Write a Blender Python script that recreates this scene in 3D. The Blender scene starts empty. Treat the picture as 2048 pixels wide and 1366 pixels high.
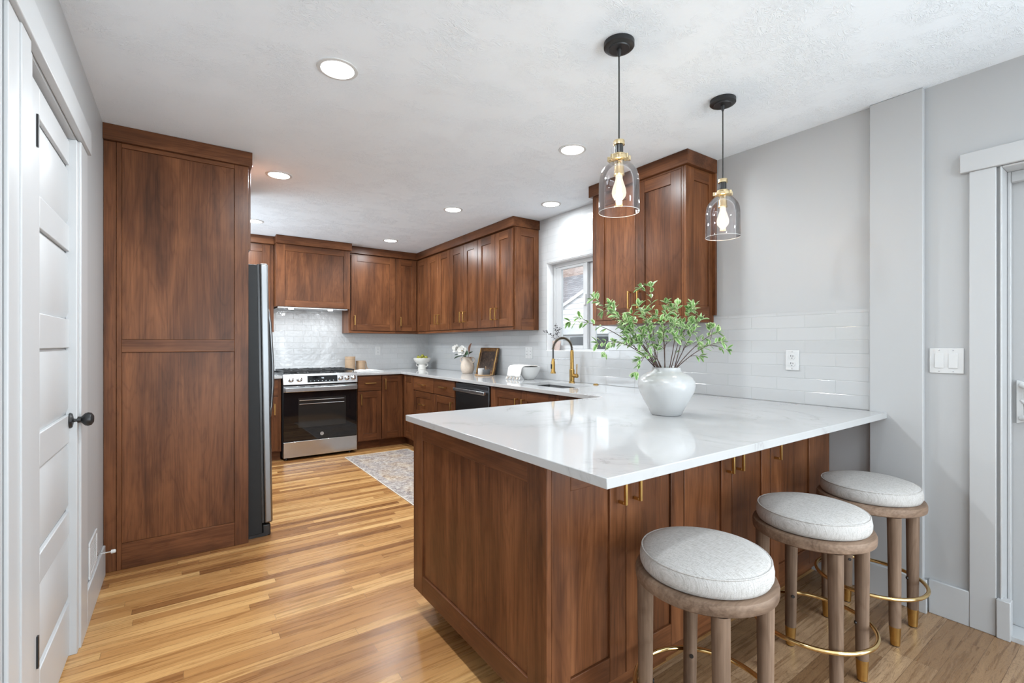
import bpy, bmesh, math, random
from mathutils import Vector, Matrix
random.seed(7)
PI = math.pi
SC = bpy.context.scene
COL = SC.collection

# ------------------------------------------------------------------ camera, world, lights, exposure
H = 2.455          # ceiling height
W = 2.865          # face of the sink wall
YB = 6.138         # face of the range wall
XL = -0.353        # face of the left wall
YR = -3.6          # wall behind the camera
cam_d = bpy.data.cameras.new('camera'); cam = bpy.data.objects.new('camera', cam_d); COL.objects.link(cam)
cam.location = (0, 0, 1.251); cam.rotation_euler = (PI/2, 0, math.radians(-35.118))
cam_d.sensor_width = 36; cam_d.lens = 937.733*36/2048; cam_d.shift_y = 5.33/2048
cam_d.clip_start = 0.02
SC.camera = cam
SC.view_settings.view_transform = 'Standard'; SC.view_settings.look = 'None'
SC.view_settings.gamma = 1; SC.view_settings.use_curve_mapping = False
SC.view_settings.exposure = 0.38
SC.cycles.use_denoising = True
SC.cycles.max_bounces = 10; SC.cycles.diffuse_bounces = 5; SC.cycles.transparent_max_bounces = 16
SC.cycles.sample_clamp_indirect = 6

wd = bpy.data.worlds.new('sky'); SC.world = wd; wd.use_nodes = True
bg = wd.node_tree.nodes['Background']; bg.inputs[0].default_value = (0.86, 0.93, 1.0, 1); bg.inputs[1].default_value = 2.0

def area(name, loc, rot, sx, sy, power, col=(1, 1, 1), shape='RECTANGLE'):
    l = bpy.data.lights.new(name, 'AREA'); l.energy = power; l.color = col; l.shape = shape
    l.size = sx; l.size_y = sy
    o = bpy.data.objects.new(name, l); o.location = loc; o.rotation_euler = rot; COL.objects.link(o); return o
# added area lamps standing in for daylight at unseen windows behind the camera
COOL = (0.82, 0.93, 1.0)
area('added_fill_back', (1.25, YR+0.06, 1.25), (PI/2+0.10, 0, 0), 2.6, 1.85, 37, COOL)
area('added_ceiling_fill_back', (1.25, YR+0.16, 0.55), (PI/2+0.75, 0, 0), 2.6, 0.5, 36, COOL)  # added lamp tilted upward to brighten the ceiling
area('added_fill_right', (W-0.05, -1.65, 1.2), (0, PI/2, 0), 1.8, 1.75, 62, COOL)
area('added_ceiling_fill_right', (W-0.12, -1.65, 0.55), (0, PI/2+0.75, 0), 0.45, 1.75, 17, COOL)  # second upward lamp, also added to lift the ceiling
area('added_fill_left', (XL+0.02, 5.25, 1.58), (0, -PI/2-0.25, 0), 1.15, 1.25, 19, COOL)  # added lamp at an invented left window, lights the far kitchen
for q in ((0.6, -0.9), (2.0, -0.6), (0.6, 0.55), (2.05, -2.0)):    # unseen lamps without fixtures, added for more light from above
    area('added_dining_fill', (q[0], q[1], H-0.012), (0, 0, 0), 0.13, 0.13, 7, (0.90, 0.96, 1.0), 'DISK')
sun = bpy.data.lights.new('sun', 'SUN'); sun.energy = 3.2; sun.angle = 0.02; sun.color = (1, 0.97, 0.92)
so = bpy.data.objects.new('sun', sun); COL.objects.link(so)
so.rotation_euler = Vector((0.62, -0.30, -0.75)).to_track_quat('-Z', 'Y').to_euler()

# ------------------------------------------------------------------ materials
def new_mat(name):
    m = bpy.data.materials.new(name); m.use_nodes = True
    nt = m.node_tree; return m, nt, nt.nodes['Principled BSDF']
def nd(nt, typ, ins=None, **props):
    n = nt.nodes.new(typ)
    for k, v in props.items(): setattr(n, k, v)
    for k, v in (ins or {}).items():
        s = n.inputs[k]
        if isinstance(v, bpy.types.NodeSocket): nt.links.new(v, s)
        else: s.default_value = v
    return n
def mth(nt, op, a, b=None, c=None):
    ins = {0: a}
    if b is not None: ins[1] = b
    if c is not None: ins[2] = c
    return nd(nt, 'ShaderNodeMath', ins, operation=op).outputs[0]
def vmth(nt, op, a, b=None):
    ins = {0: a}
    if b is not None: ins[1] = b
    return nd(nt, 'ShaderNodeVectorMath', ins, operation=op).outputs[0]
def ramp(nt, fac, stops):
    r = nd(nt, 'ShaderNodeValToRGB', {0: fac}); e = r.color_ramp.elements
    while len(e) < len(stops): e.new(0.5)
    for i, (p, c) in enumerate(stops):
        e[i].position = p; e[i].color = (*c, 1) if len(c) == 3 else c
    return r.outputs[0]
def mixc(nt, fac, a, b, mode='MIX'):
    n = nt.nodes.new('ShaderNodeMix'); n.data_type = 'RGBA'; n.blend_type = mode
    for i, v in ((0, fac), (6, a), (7, b)):
        if isinstance(v, bpy.types.NodeSocket): nt.links.new(v, n.inputs[i])
        else: n.inputs[i].default_value = (*v, 1) if isinstance(v, tuple) and len(v) == 3 else v
    return n.outputs[2]
def noise(nt, vec, scale, detail=3, rough=0.5, dist=0.0):
    return nd(nt, 'ShaderNodeTexNoise', {'Vector': vec, 'Scale': scale, 'Detail': detail, 'Roughness': rough, 'Distortion': dist}).outputs[0]
def bump(nt, p, h, strength, dist=0.01):
    b = nd(nt, 'ShaderNodeBump', {'Height': h, 'Strength': strength, 'Distance': dist})
    nt.links.new(b.outputs[0], p.inputs['Normal'])
def objco(nt): return nt.nodes.new('ShaderNodeTexCoord').outputs['Object']
def plain(name, col, rough=0.5, metal=0.0, spec=0.5, var=0.0, vs=20, bmp=0.0, coat=0.0):
    m, nt, p = new_mat(name)
    p.inputs['Roughness'].default_value = rough; p.inputs['Metallic'].default_value = metal
    p.inputs['Specular IOR Level'].default_value = spec; p.inputs['Coat Weight'].default_value = coat
    n = noise(nt, objco(nt), vs, 4)
    if var:
        c = ramp(nt, n, [(0.3, tuple(v*(1-var) for v in col)), (0.7, tuple(min(1, v*(1+var)) for v in col))])
        nt.links.new(c, p.inputs['Base Color'])
    else: p.inputs['Base Color'].default_value = (*col, 1)
    if bmp: bump(nt, p, n, bmp, 0.003)
    return m
def emit(name, col, s):
    m, nt, p = new_mat(name); p.inputs['Base Color'].default_value = (*col, 1)
    p.inputs['Emission Color'].default_value = (*col, 1); p.inputs['Emission Strength'].default_value = s
    return m

def wood(name, axis, dark, mid, light, rough=0.31, blotch=1.0, lo=0.30, hi=0.70, spec=0.22):
    m, nt, p = new_mat(name)
    co = objco(nt)
    r = nt.nodes.new('ShaderNodeObjectInfo').outputs['Random']
    off = nd(nt, 'ShaderNodeCombineXYZ', {0: mth(nt, 'MULTIPLY', r, 31.7), 1: mth(nt, 'MULTIPLY', r, 17.3), 2: mth(nt, 'MULTIPLY', r, 53.1)}).outputs[0]
    co = vmth(nt, 'ADD', co, off)
    def st(al):
        s = [1, 1, 1]; s['xyz'.index(axis)] = al
        return vmth(nt, 'MULTIPLY', co, tuple(s))
    big = noise(nt, st(0.10), 8, 5, 0.55, 1.2)
    fine = noise(nt, st(0.025), 130, 3, 0.6)
    blo = noise(nt, st(0.55), 3.2, 4, 0.6, 0.6)
    f = mth(nt, 'ADD', mth(nt, 'MULTIPLY', big, 0.46), mth(nt, 'ADD', mth(nt, 'MULTIPLY', fine, 0.24), mth(nt, 'MULTIPLY', blo, 0.30*blotch)))
    f = mth(nt, 'ADD', f, mth(nt, 'MULTIPLY', mth(nt, 'SUBTRACT', r, 0.5), 0.06))
    c = ramp(nt, f, [(lo, dark), (0.5, mid), (hi, light)])
    fig = ramp(nt, mth(nt, 'PINGPONG', mth(nt, 'MULTIPLY', noise(nt, st(0.16), 4.5, 4, 0.5, 1.0), 13), 0.5), [(0.0, (0.72, 0.68, 0.64)), (0.22, (1, 1, 1)), (1.0, (1.03, 1.03, 1.03))])
    c = mixc(nt, 0.6, c, fig, 'MULTIPLY')
    nt.links.new(c, p.inputs['Base Color'])
    p.inputs['Roughness'].default_value = rough; p.inputs['Specular IOR Level'].default_value = spec
    bump(nt, p, fine, 0.06, 0.002)
    return m
CD, CM, CL_ = (0.027, 0.0105, 0.006), (0.120, 0.044, 0.0175), (0.248, 0.098, 0.040)
WV = wood('cabinet_wood_upright', 'z', CD, CM, CL_)
WH = wood('cabinet_wood_cross', 'x', CD, CM, CL_)
WY = wood('cabinet_wood_deep', 'y', CD, CM, CL_)
SD, SM, SL = (0.125, 0.080, 0.054), (0.235, 0.158, 0.110), (0.36, 0.262, 0.195)
SWV = wood('stool_wood_upright', 'z', SD, SM, SL, 0.5, 0.7, 0.36, 0.64)
SWH = wood('stool_wood_ring', 'x', SD, SM, SL, 0.5, 0.7, 0.36, 0.64)

def floor_mat():
    m, nt, p = new_mat('oak_strip_floor')
    sp = nd(nt, 'ShaderNodeSeparateXYZ', {0: objco(nt)}); x, y = sp.outputs[0], sp.outputs[1]
    din = mth(nt, 'LESS_THAN', y, 1.16)
    wdt = mth(nt, 'ADD', 0.0535, mth(nt, 'MULTIPLY', din, 0.022))
    yr = mth(nt, 'DIVIDE', y, wdt); row = mth(nt, 'FLOOR', yr); fy = mth(nt, 'FRACT', yr)
    w1 = nd(nt, 'ShaderNodeTexWhiteNoise', {'W': row}, noise_dimensions='1D').outputs[0]
    L = 1.15
    xr = mth(nt, 'ADD', mth(nt, 'DIVIDE', x, L), mth(nt, 'MULTIPLY', w1, 13.7)); colm = mth(nt, 'FLOOR', xr); fx = mth(nt, 'FRACT', xr)
    cell = nd(nt, 'ShaderNodeCombineXYZ', {0: colm, 1: row, 2: 0.0}).outputs[0]
    wn = nd(nt, 'ShaderNodeTexWhiteNoise', {'Vector': cell}, noise_dimensions='3D').outputs[0]
    gx = nd(nt, 'ShaderNodeCombineXYZ', {0: mth(nt, 'MULTIPLY', x, 0.055), 1: y, 2: mth(nt, 'MULTIPLY', wn, 40)}).outputs[0]
    gr = noise(nt, gx, 48, 5, 0.62, 0.7)
    gx2 = nd(nt, 'ShaderNodeCombineXYZ', {0: mth(nt, 'MULTIPLY', x, 0.16), 1: y, 2: mth(nt, 'MULTIPLY', wn, 23)}).outputs[0]
    gr2 = noise(nt, gx2, 22, 3, 0.6, 2.4)
    lines = mth(nt, 'PINGPONG', mth(nt, 'MULTIPLY', gr2, 11), 0.5)
    base = ramp(nt, wn, [(0.0, (0.21, 0.090, 0.030)), (0.12, (0.29, 0.132, 0.045)), (0.45, (0.40, 0.20, 0.070)), (0.75, (0.49, 0.265, 0.100)), (1.0, (0.62, 0.38, 0.16))])
    based = ramp(nt, wn, [(0.0, (0.22, 0.125, 0.062)), (0.5, (0.32, 0.195, 0.105)), (1.0, (0.43, 0.285, 0.17))])
    c = mixc(nt, din, base, based)
    gm = ramp(nt, gr, [(0.32, (0.45, 0.36, 0.28)), (0.48, (0.93, 0.92, 0.9)), (0.70, (1.15, 1.15, 1.13))])
    c = mixc(nt, 0.75, c, gm, 'MULTIPLY')
    lm = ramp(nt, lines, [(0.0, (0.40, 0.33, 0.28)), (0.2, (1, 1, 1))])
    lf = mth(nt, 'ADD', 0.22, mth(nt, 'MULTIPLY', din, 0.46))
    c = mixc(nt, lf, c, lm, 'MULTIPLY')
    gapy = mth(nt, 'LESS_THAN', mth(nt, 'MINIMUM', fy, mth(nt, 'SUBTRACT', 1, fy)), 0.013)
    gapx = mth(nt, 'LESS_THAN', fx, 0.0018)
    gap = mth(nt, 'MAXIMUM', gapy, gapx)
    c = mixc(nt, mth(nt, 'MULTIPLY', gap, 0.55), c, (0.06, 0.03, 0.014))
    nt.links.new(c, p.inputs['Base Color'])
    nt.links.new(mth(nt, 'ADD', 0.21, mth(nt, 'MULTIPLY', gr, 0.14)), p.inputs['Roughness'])
    p.inputs['Specular IOR Level'].default_value = 0.36
    bump(nt, p, mth(nt, 'SUBTRACT', mth(nt, 'MULTIPLY', gr, 0.25), gap), 0.12, 0.002)
    return m
FLOOR = floor_mat()

def paint(name, col, rough, sc=140, b=0.0):
    m, nt, p = new_mat(name); p.inputs['Base Color'].default_value = (*col, 1); p.inputs['Roughness'].default_value = rough
    if b: bump(nt, p, noise(nt, objco(nt), sc, 2), b, 0.002)
    return m
WALL = paint('wall_paint', (0.445, 0.452, 0.458), 0.42)
TRIM = paint('trim_paint', (0.495, 0.503, 0.51), 0.33, 60, 0.01)
REVEAL_LIT = paint('skylit_reveal_paint', (0.82, 0.825, 0.83), 0.3, 60, 0.0)  # lighter than the other whites, puts skylight into the reveal colour
PLAST = paint('white_plastic', (0.61, 0.615, 0.615), 0.3, 50, 0.0)
def ceil_mat():
    m, nt, p = new_mat('knockdown_ceiling'); p.inputs['Base Color'].default_value = (0.82, 0.872, 0.925, 1); p.inputs['Roughness'].default_value = 0.62
    co = objco(nt)
    a = noise(nt, vmth(nt, 'MULTIPLY', co, (1, 1.7, 1)), 16, 3, 0.5, 2.0)
    k = ramp(nt, mth(nt, 'PINGPONG', mth(nt, 'MULTIPLY', a, 7), 0.5), [(0.0, (1, 1, 1)), (0.16, (0.25, 0.25, 0.25)), (1.0, (0, 0, 0))])
    msk = ramp(nt, noise(nt, co, 5.5, 3), [(0.42, (0, 0, 0)), (0.58, (1, 1, 1))])
    h = mth(nt, 'ADD', mth(nt, 'MULTIPLY', k, msk), mth(nt, 'MULTIPLY', noise(nt, co, 60, 3), 0.25))
    bump(nt, p, h, 0.55, 0.005); return m
CEIL = ceil_mat()

def tile_mat(name, ax, tw=0.302, th=0.0715, wav=0.35, col=(0.545, 0.553, 0.558), off=0.0):
    m, nt, p = new_mat(name)
    sp = nd(nt, 'ShaderNodeSeparateXYZ', {0: objco(nt)}); u = mth(nt, 'ADD', sp.outputs[ax], off); v = mth(nt, 'SUBTRACT', sp.outputs[2], 0.914)
    vr = mth(nt, 'DIVIDE', v, th); row = mth(nt, 'FLOOR', vr); fv = mth(nt, 'FRACT', vr)
    ur = mth(nt, 'ADD', mth(nt, 'DIVIDE', u, tw), mth(nt, 'MULTIPLY', row, 0.5)); cl = mth(nt, 'FLOOR', ur); fu = mth(nt, 'FRACT', ur)
    du = mth(nt, 'MULTIPLY', mth(nt, 'MINIMUM', fu, mth(nt, 'SUBTRACT', 1, fu)), tw); dv = mth(nt, 'MULTIPLY', mth(nt, 'MINIMUM', fv, mth(nt, 'SUBTRACT', 1, fv)), th)
    d = mth(nt, 'MINIMUM', du, dv)
    edge = nd(nt, 'ShaderNodeMapRange', {0: d, 1: 0.0006, 2: 0.0026}).outputs[0]
    wn = nd(nt, 'ShaderNodeTexWhiteNoise', {'Vector': nd(nt, 'ShaderNodeCombineXYZ', {0: cl, 1: row, 2: 3.0}).outputs[0]}, noise_dimensions='3D')
    tilt = mth(nt, 'MULTIPLY', mth(nt, 'SUBTRACT', wn.outputs[0], 0.5), mth(nt, 'SUBTRACT', fv, 0.5))
    wv = noise(nt, vmth(nt, 'ADD', objco(nt), vmth(nt, 'MULTIPLY', wn.outputs[1], (3, 3, 3))), 16, 2, 0.5)
    h = mth(nt, 'ADD', mth(nt, 'MULTIPLY', edge, 0.5), mth(nt, 'ADD', mth(nt, 'MULTIPLY', tilt, 0.8*wav), mth(nt, 'MULTIPLY', wv, 3.0*wav)))
    g = tuple(c*0.9 for c in col); l = tuple(c*1.03 for c in col)
    tone = mixc(nt, wn.outputs[0], tuple(c*0.965 for c in col), l)
    nt.links.new(mixc(nt, edge, g, tone), p.inputs['Base Color'])
    p.inputs['Roughness'].default_value = 0.10; p.inputs['Specular IOR Level'].default_value = 0.5
    bump(nt, p, h, 0.5, 0.003); return m
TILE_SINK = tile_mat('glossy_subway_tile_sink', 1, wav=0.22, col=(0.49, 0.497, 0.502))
TILE_RANGE = tile_mat('glossy_subway_tile_range', 0, tw=0.20, wav=1.2)

def quartz_mat():
    m, nt, p = new_mat('white_quartz'); co = objco(nt)
    a = noise(nt, co, 1.6, 6, 0.6, 1.2)
    vein = ramp(nt, mth(nt, 'ABSOLUTE', mth(nt, 'SUBTRACT', a, 0.5)), [(0.0, (0.33, 0.33, 0.325)), (0.008, (0.43, 0.433, 0.433)), (0.05, (0.465, 0.468, 0.468))])
    msk = ramp(nt, noise(nt, co, 2.3, 2), [(0.45, (0, 0, 0)), (0.65, (1, 1, 1))])
    nt.links.new(mixc(nt, msk, (0.465, 0.468, 0.47), vein), p.inputs['Base Color'])
    p.inputs['Roughness'].default_value = 0.06; p.inputs['Specular IOR Level'].default_value = 0.8
    return m
QUARTZ = quartz_mat()
BRASS = plain('brushed_brass', (0.60, 0.38, 0.13), 0.30, 1.0, var=0.08, vs=60)
GOLD = plain('polished_gold', (0.80, 0.58, 0.27), 0.13, 1.0, var=0.03)
PALEBRASS = plain('pale_brass', (0.76, 0.61, 0.37), 0.22, 1.0, var=0.05)
ABRASS = plain('antique_brass', (0.40, 0.245, 0.075), 0.32, 1.0, var=0.15, vs=40)
DBRASS = plain('dark_brass', (0.13, 0.085, 0.035), 0.35, 1.0)
BLACKM = plain('matte_black_metal', (0.012, 0.012, 0.013), 0.38, 0.0, var=0.1)
BLACKG = plain('black_satin', (0.018, 0.018, 0.019), 0.25, var=0.1)
CORD = plain('black_cord', (0.012, 0.012, 0.012), 0.7, var=0.2, vs=300)
IRON = plain('cast_iron', (0.020, 0.020, 0.021), 0.5, var=0.2, vs=90, bmp=0.1)
DGREY = plain('dark_grey_steel_case', (0.022, 0.023, 0.024), 0.55, spec=0.25, var=0.05)
CHROME = plain('chrome', (0.75, 0.76, 0.77), 0.12, 1.0)
def steel(name, col, rough, axis):
    m, nt, p = new_mat(name); s = [1, 1, 1]; s[axis] = 0.01
    n = noise(nt, vmth(nt, 'MULTIPLY', objco(nt), tuple(s)), 260, 2)
    nt.links.new(ramp(nt, n, [(0.3, tuple(c*0.93 for c in col)), (0.7, col)]), p.inputs['Base Color'])
    p.inputs['Metallic'].default_value = 1; p.inputs['Roughness'].default_value = rough
    bump(nt, p, n, 0.03, 0.001); return m
STEEL = steel('brushed_stainless', (0.56, 0.57, 0.58), 0.24, 0)
STEELV = steel('brushed_stainless_upright', (0.25, 0.255, 0.262), 0.34, 2)
DSTEEL = steel('dark_stainless', (0.16, 0.165, 0.175), 0.25, 1)
BGLASS = plain('black_oven_glass', (0.006, 0.006, 0.007), 0.035, spec=0.55)
WINGLASS_OVEN = plain('oven_window_glass', (0.020, 0.019, 0.018), 0.05, spec=0.6)
def thin_glass(name, tint, refl=1.0, rough=0.0):
    m = bpy.data.materials.new(name); m.use_nodes = True; nt = m.node_tree; nt.nodes.clear()
    o = nt.nodes.new('ShaderNodeOutputMaterial')
    fr = nd(nt, 'ShaderNodeLayerWeight', {'Blend': 0.25}).outputs['Fresnel']
    f = mth(nt, 'MULTIPLY', fr, refl)
    t = nd(nt, 'ShaderNodeBsdfTransparent', {0: (*tint, 1)}).outputs[0]
    g = nd(nt, 'ShaderNodeBsdfGlossy', {'Color': (1, 1, 1, 1), 'Roughness': rough}).outputs[0]
    mx = nd(nt, 'ShaderNodeMixShader', {0: f, 1: t, 2: g}).outputs[0]
    nt.links.new(mx, o.inputs[0]); return m
PANE = thin_glass('window_glass', (0.98, 0.99, 0.99), 0.4)
JAR = thin_glass('pendant_glass', (0.995, 0.985, 0.988), 0.75, 0.0)
BULBG = thin_glass('bulb_glass', (1.0, 0.95, 0.88), 0.6)
FILAMENT = emit('filament', (1.0, 0.66, 0.30), 60)
def glow_glass(name, col, s, k):
    m = bpy.data.materials.new(name); m.use_nodes = True; nt = m.node_tree; nt.nodes.clear(); o = nt.nodes.new('ShaderNodeOutputMaterial')
    t = nd(nt, 'ShaderNodeBsdfTransparent', {0: (1, 0.97, 0.93, 1)}).outputs[0]; e = nd(nt, 'ShaderNodeEmission', {0: (*col, 1), 1: s}).outputs[0]
    nt.links.new(nd(nt, 'ShaderNodeMixShader', {0: k, 1: t, 2: e}).outputs[0], o.inputs[0]); return m
BULBG = glow_glass('lit_bulb_glass', (1.0, 0.90, 0.76), 2.2, 0.22)
LEDW = emit('led_diffuser', (1.0, 0.985, 0.96), 9)
HOODLED = emit('hood_led', (0.95, 0.98, 1.0), 20)
DIGIT = emit('display_digits', (0.8, 0.9, 1.0), 1.2)
CERAM = plain('white_ceramic', (0.60, 0.605, 0.60), 0.16, spec=0.5)
CERAM2 = plain('ivory_ceramic', (0.72, 0.70, 0.65), 0.3, var=0.03)
MATTEV = plain('white_matte_glaze', (0.49, 0.49, 0.488), 0.24, spec=0.5)
STONEW = plain('beige_stoneware', (0.60, 0.50, 0.41), 0.4, var=0.06, vs=60)
KRAFT = plain('tan_canister', (0.42, 0.29, 0.185), 0.5, var=0.06, vs=30)
KRAFTD = plain('tan_canister_band', (0.30, 0.20, 0.12), 0.5, var=0.06)
PINKPOT = plain('pink_clay', (0.60, 0.47, 0.42), 0.6, var=0.06, vs=60)
PAPER = plain('paper', (0.72, 0.72, 0.70), 0.7, var=0.04)
INK = plain('ink_grey', (0.30, 0.30, 0.31), 0.7, var=0.3, vs=80)
PETAL = plain('white_petal', (0.74, 0.73, 0.70), 0.5, var=0.03)
STAMEN = plain('stamen', (0.25, 0.17, 0.07), 0.6)
LEAFD = plain('dark_green_leaf', (0.035, 0.075, 0.035), 0.35, var=0.25)
LEAFB = plain('russet_leaf', (0.20, 0.085, 0.045), 0.5, var=0.15)
LEAFG = plain('green_leaf_centre', (0.14, 0.30, 0.07), 0.45, var=0.35, vs=30)
LEAFP = plain('pale_leaf_margin', (0.45, 0.57, 0.31), 0.45, var=0.15, vs=30)
TWIG = plain('brown_twig', (0.075, 0.040, 0.030), 0.6, var=0.3, vs=80)
TWIGD = plain('dark_twig', (0.03, 0.025, 0.025), 0.6)
BERRY = plain('dark_berry', (0.05, 0.045, 0.05), 0.4)
FRUIT = plain('yellow_green_fruit', (0.30, 0.29, 0.035), 0.35, var=0.3, vs=25)
LINEN = None
def linen():
    m, nt, p = new_mat('linen_weave'); co = objco(nt)
    a = noise(nt, vmth(nt, 'MULTIPLY', co, (1, 0.06, 0.06)), 700, 2); b = noise(nt, vmth(nt, 'MULTIPLY', co, (0.06, 1, 1)), 700, 2)
    f = mth(nt, 'MULTIPLY', mth(nt, 'ADD', a, b), 0.5)
    nt.links.new(ramp(nt, f, [(0.36, (0.35, 0.33, 0.31)), (0.5, (0.475, 0.46, 0.442)), (0.64, (0.56, 0.548, 0.535))]), p.inputs['Base Color'])
    p.inputs['Roughness'].default_value = 0.9; p.inputs['Specular IOR Level'].default_value = 0.15
    bump(nt, p, f, 0.35, 0.001); return m
LINEN = linen()
TOWEL = plain('white_cotton', (0.70, 0.68, 0.65), 0.95, var=0.05, vs=120, bmp=0.2)
TOWELT = plain('beige_tassel', (0.55, 0.46, 0.38), 0.95, var=0.2, vs=120)
def rug_mat():
    m, nt, p = new_mat('vintage_rug'); co = objco(nt)
    a = noise(nt, vmth(nt, 'MULTIPLY', co, (1, 1, 1)), 14, 6, 0.7, 1.5); b = noise(nt, co, 3.0, 3, 0.6); c = noise(nt, co, 55, 3, 0.7, 1.0)
    f = mth(nt, 'ADD', mth(nt, 'MULTIPLY', a, 0.55), mth(nt, 'MULTIPLY', c, 0.45))
    c1 = ramp(nt, f, [(0.36, (0.11, 0.095, 0.10)), (0.46, (0.26, 0.225, 0.215)), (0.55, (0.42, 0.375, 0.34)), (0.66, (0.56, 0.52, 0.48))])
    c2 = ramp(nt, f, [(0.38, (0.19, 0.12, 0.085)), (0.5, (0.40, 0.31, 0.23)), (0.64, (0.58, 0.53, 0.46))])
    k = ramp(nt, b, [(0.42, (0, 0, 0)), (0.62, (1, 1, 1))])
    sp = nd(nt, 'ShaderNodeSeparateXYZ', {0: co})
    ed = mth(nt, 'LESS_THAN', mth(nt, 'ABSOLUTE', sp.outputs[0]), 0.29)
    col = mixc(nt, mth(nt, 'MULTIPLY', k, ed), c1, c2)
    nt.links.new(col, p.inputs['Base Color']); p.inputs['Roughness'].default_value = 0.95; p.inputs['Specular IOR Level'].default_value = 0.1
    bump(nt, p, c, 0.5, 0.003); return m
RUG = rug_mat()
RUGEDGE = plain('rug_binding', (0.62, 0.56, 0.48), 0.9, var=0.1, vs=200)
def siding():
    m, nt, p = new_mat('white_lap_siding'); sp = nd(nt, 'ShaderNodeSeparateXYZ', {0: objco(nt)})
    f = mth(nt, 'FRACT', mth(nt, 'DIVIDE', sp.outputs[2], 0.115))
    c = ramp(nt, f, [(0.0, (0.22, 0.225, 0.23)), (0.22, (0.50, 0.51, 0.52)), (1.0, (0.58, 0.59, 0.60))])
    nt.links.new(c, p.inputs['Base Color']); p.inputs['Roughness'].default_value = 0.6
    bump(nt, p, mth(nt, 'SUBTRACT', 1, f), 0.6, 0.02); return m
SIDING = siding()
def shingle(name, a, b):
    m, nt, p = new_mat(name); co = objco(nt)
    br = nd(nt, 'ShaderNodeTexBrick', {'Vector': nd(nt, 'ShaderNodeCombineXYZ', {0: nd(nt, 'ShaderNodeSeparateXYZ', {0: co}).outputs[1], 1: mth(nt, 'MULTIPLY', nd(nt, 'ShaderNodeSeparateXYZ', {0: co}).outputs[2], 1.6), 2: 0.0}).outputs[0],
        'Color1': (*a, 1), 'Color2': (*b, 1), 'Mortar': (*[v*0.55 for v in a], 1), 'Scale': 1.0, 'Mortar Size': 0.008, 'Brick Width': 0.3, 'Row Height': 0.11})
    nt.links.new(mixc(nt, 0.5, br.outputs[0], ramp(nt, noise(nt, co, 30, 3), [(0.3, (0.5, 0.5, 0.5)), (0.7, (1.2, 1.2, 1.2))]), 'MULTIPLY'), p.inputs['Base Color'])
    p.inputs['Roughness'].default_value = 0.9; return m
SH_G = shingle('grey_shingles', (0.16, 0.165, 0.185), (0.24, 0.245, 0.265))
SH_B = shingle('brown_shingles', (0.22, 0.17, 0.155), (0.36, 0.30, 0.28))
def art_mat():
    m, nt, p = new_mat('dark_abstract_picture'); co = objco(nt)
    a = noise(nt, co, 24, 5, 0.65, 1.4)
    nt.links.new(ramp(nt, a, [(0.40, (0.018, 0.011, 0.009)), (0.56, (0.055, 0.032, 0.022)), (0.66, (0.16, 0.10, 0.06)), (0.74, (0.42, 0.34, 0.24))]), p.inputs['Base Color'])
    p.inputs['Roughness'].default_value = 0.4; return m
ART = art_mat()
GILT = plain('worn_gilt_wood', (0.13, 0.062, 0.020), 0.35, 0.2, var=0.5, vs=40)
TRAYW = plain('light_tray_wood', (0.42, 0.26, 0.13), 0.45, var=0.15, vs=40)
SLATE = plain('slate_grey', (0.09, 0.095, 0.10), 0.5, var=0.1)
SOIL = plain('dry_foam', (0.05, 0.04, 0.03), 0.9, var=0.3)
GROUNDM = plain('outdoor_paving', (0.30, 0.29, 0.27), 0.9, var=0.2, vs=6)
DARKWIN = plain('dark_window', (0.012, 0.014, 0.018), 0.08)
GREYW = plain('pale_grey_wall', (0.42, 0.44, 0.46), 0.8, var=0.06)

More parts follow.
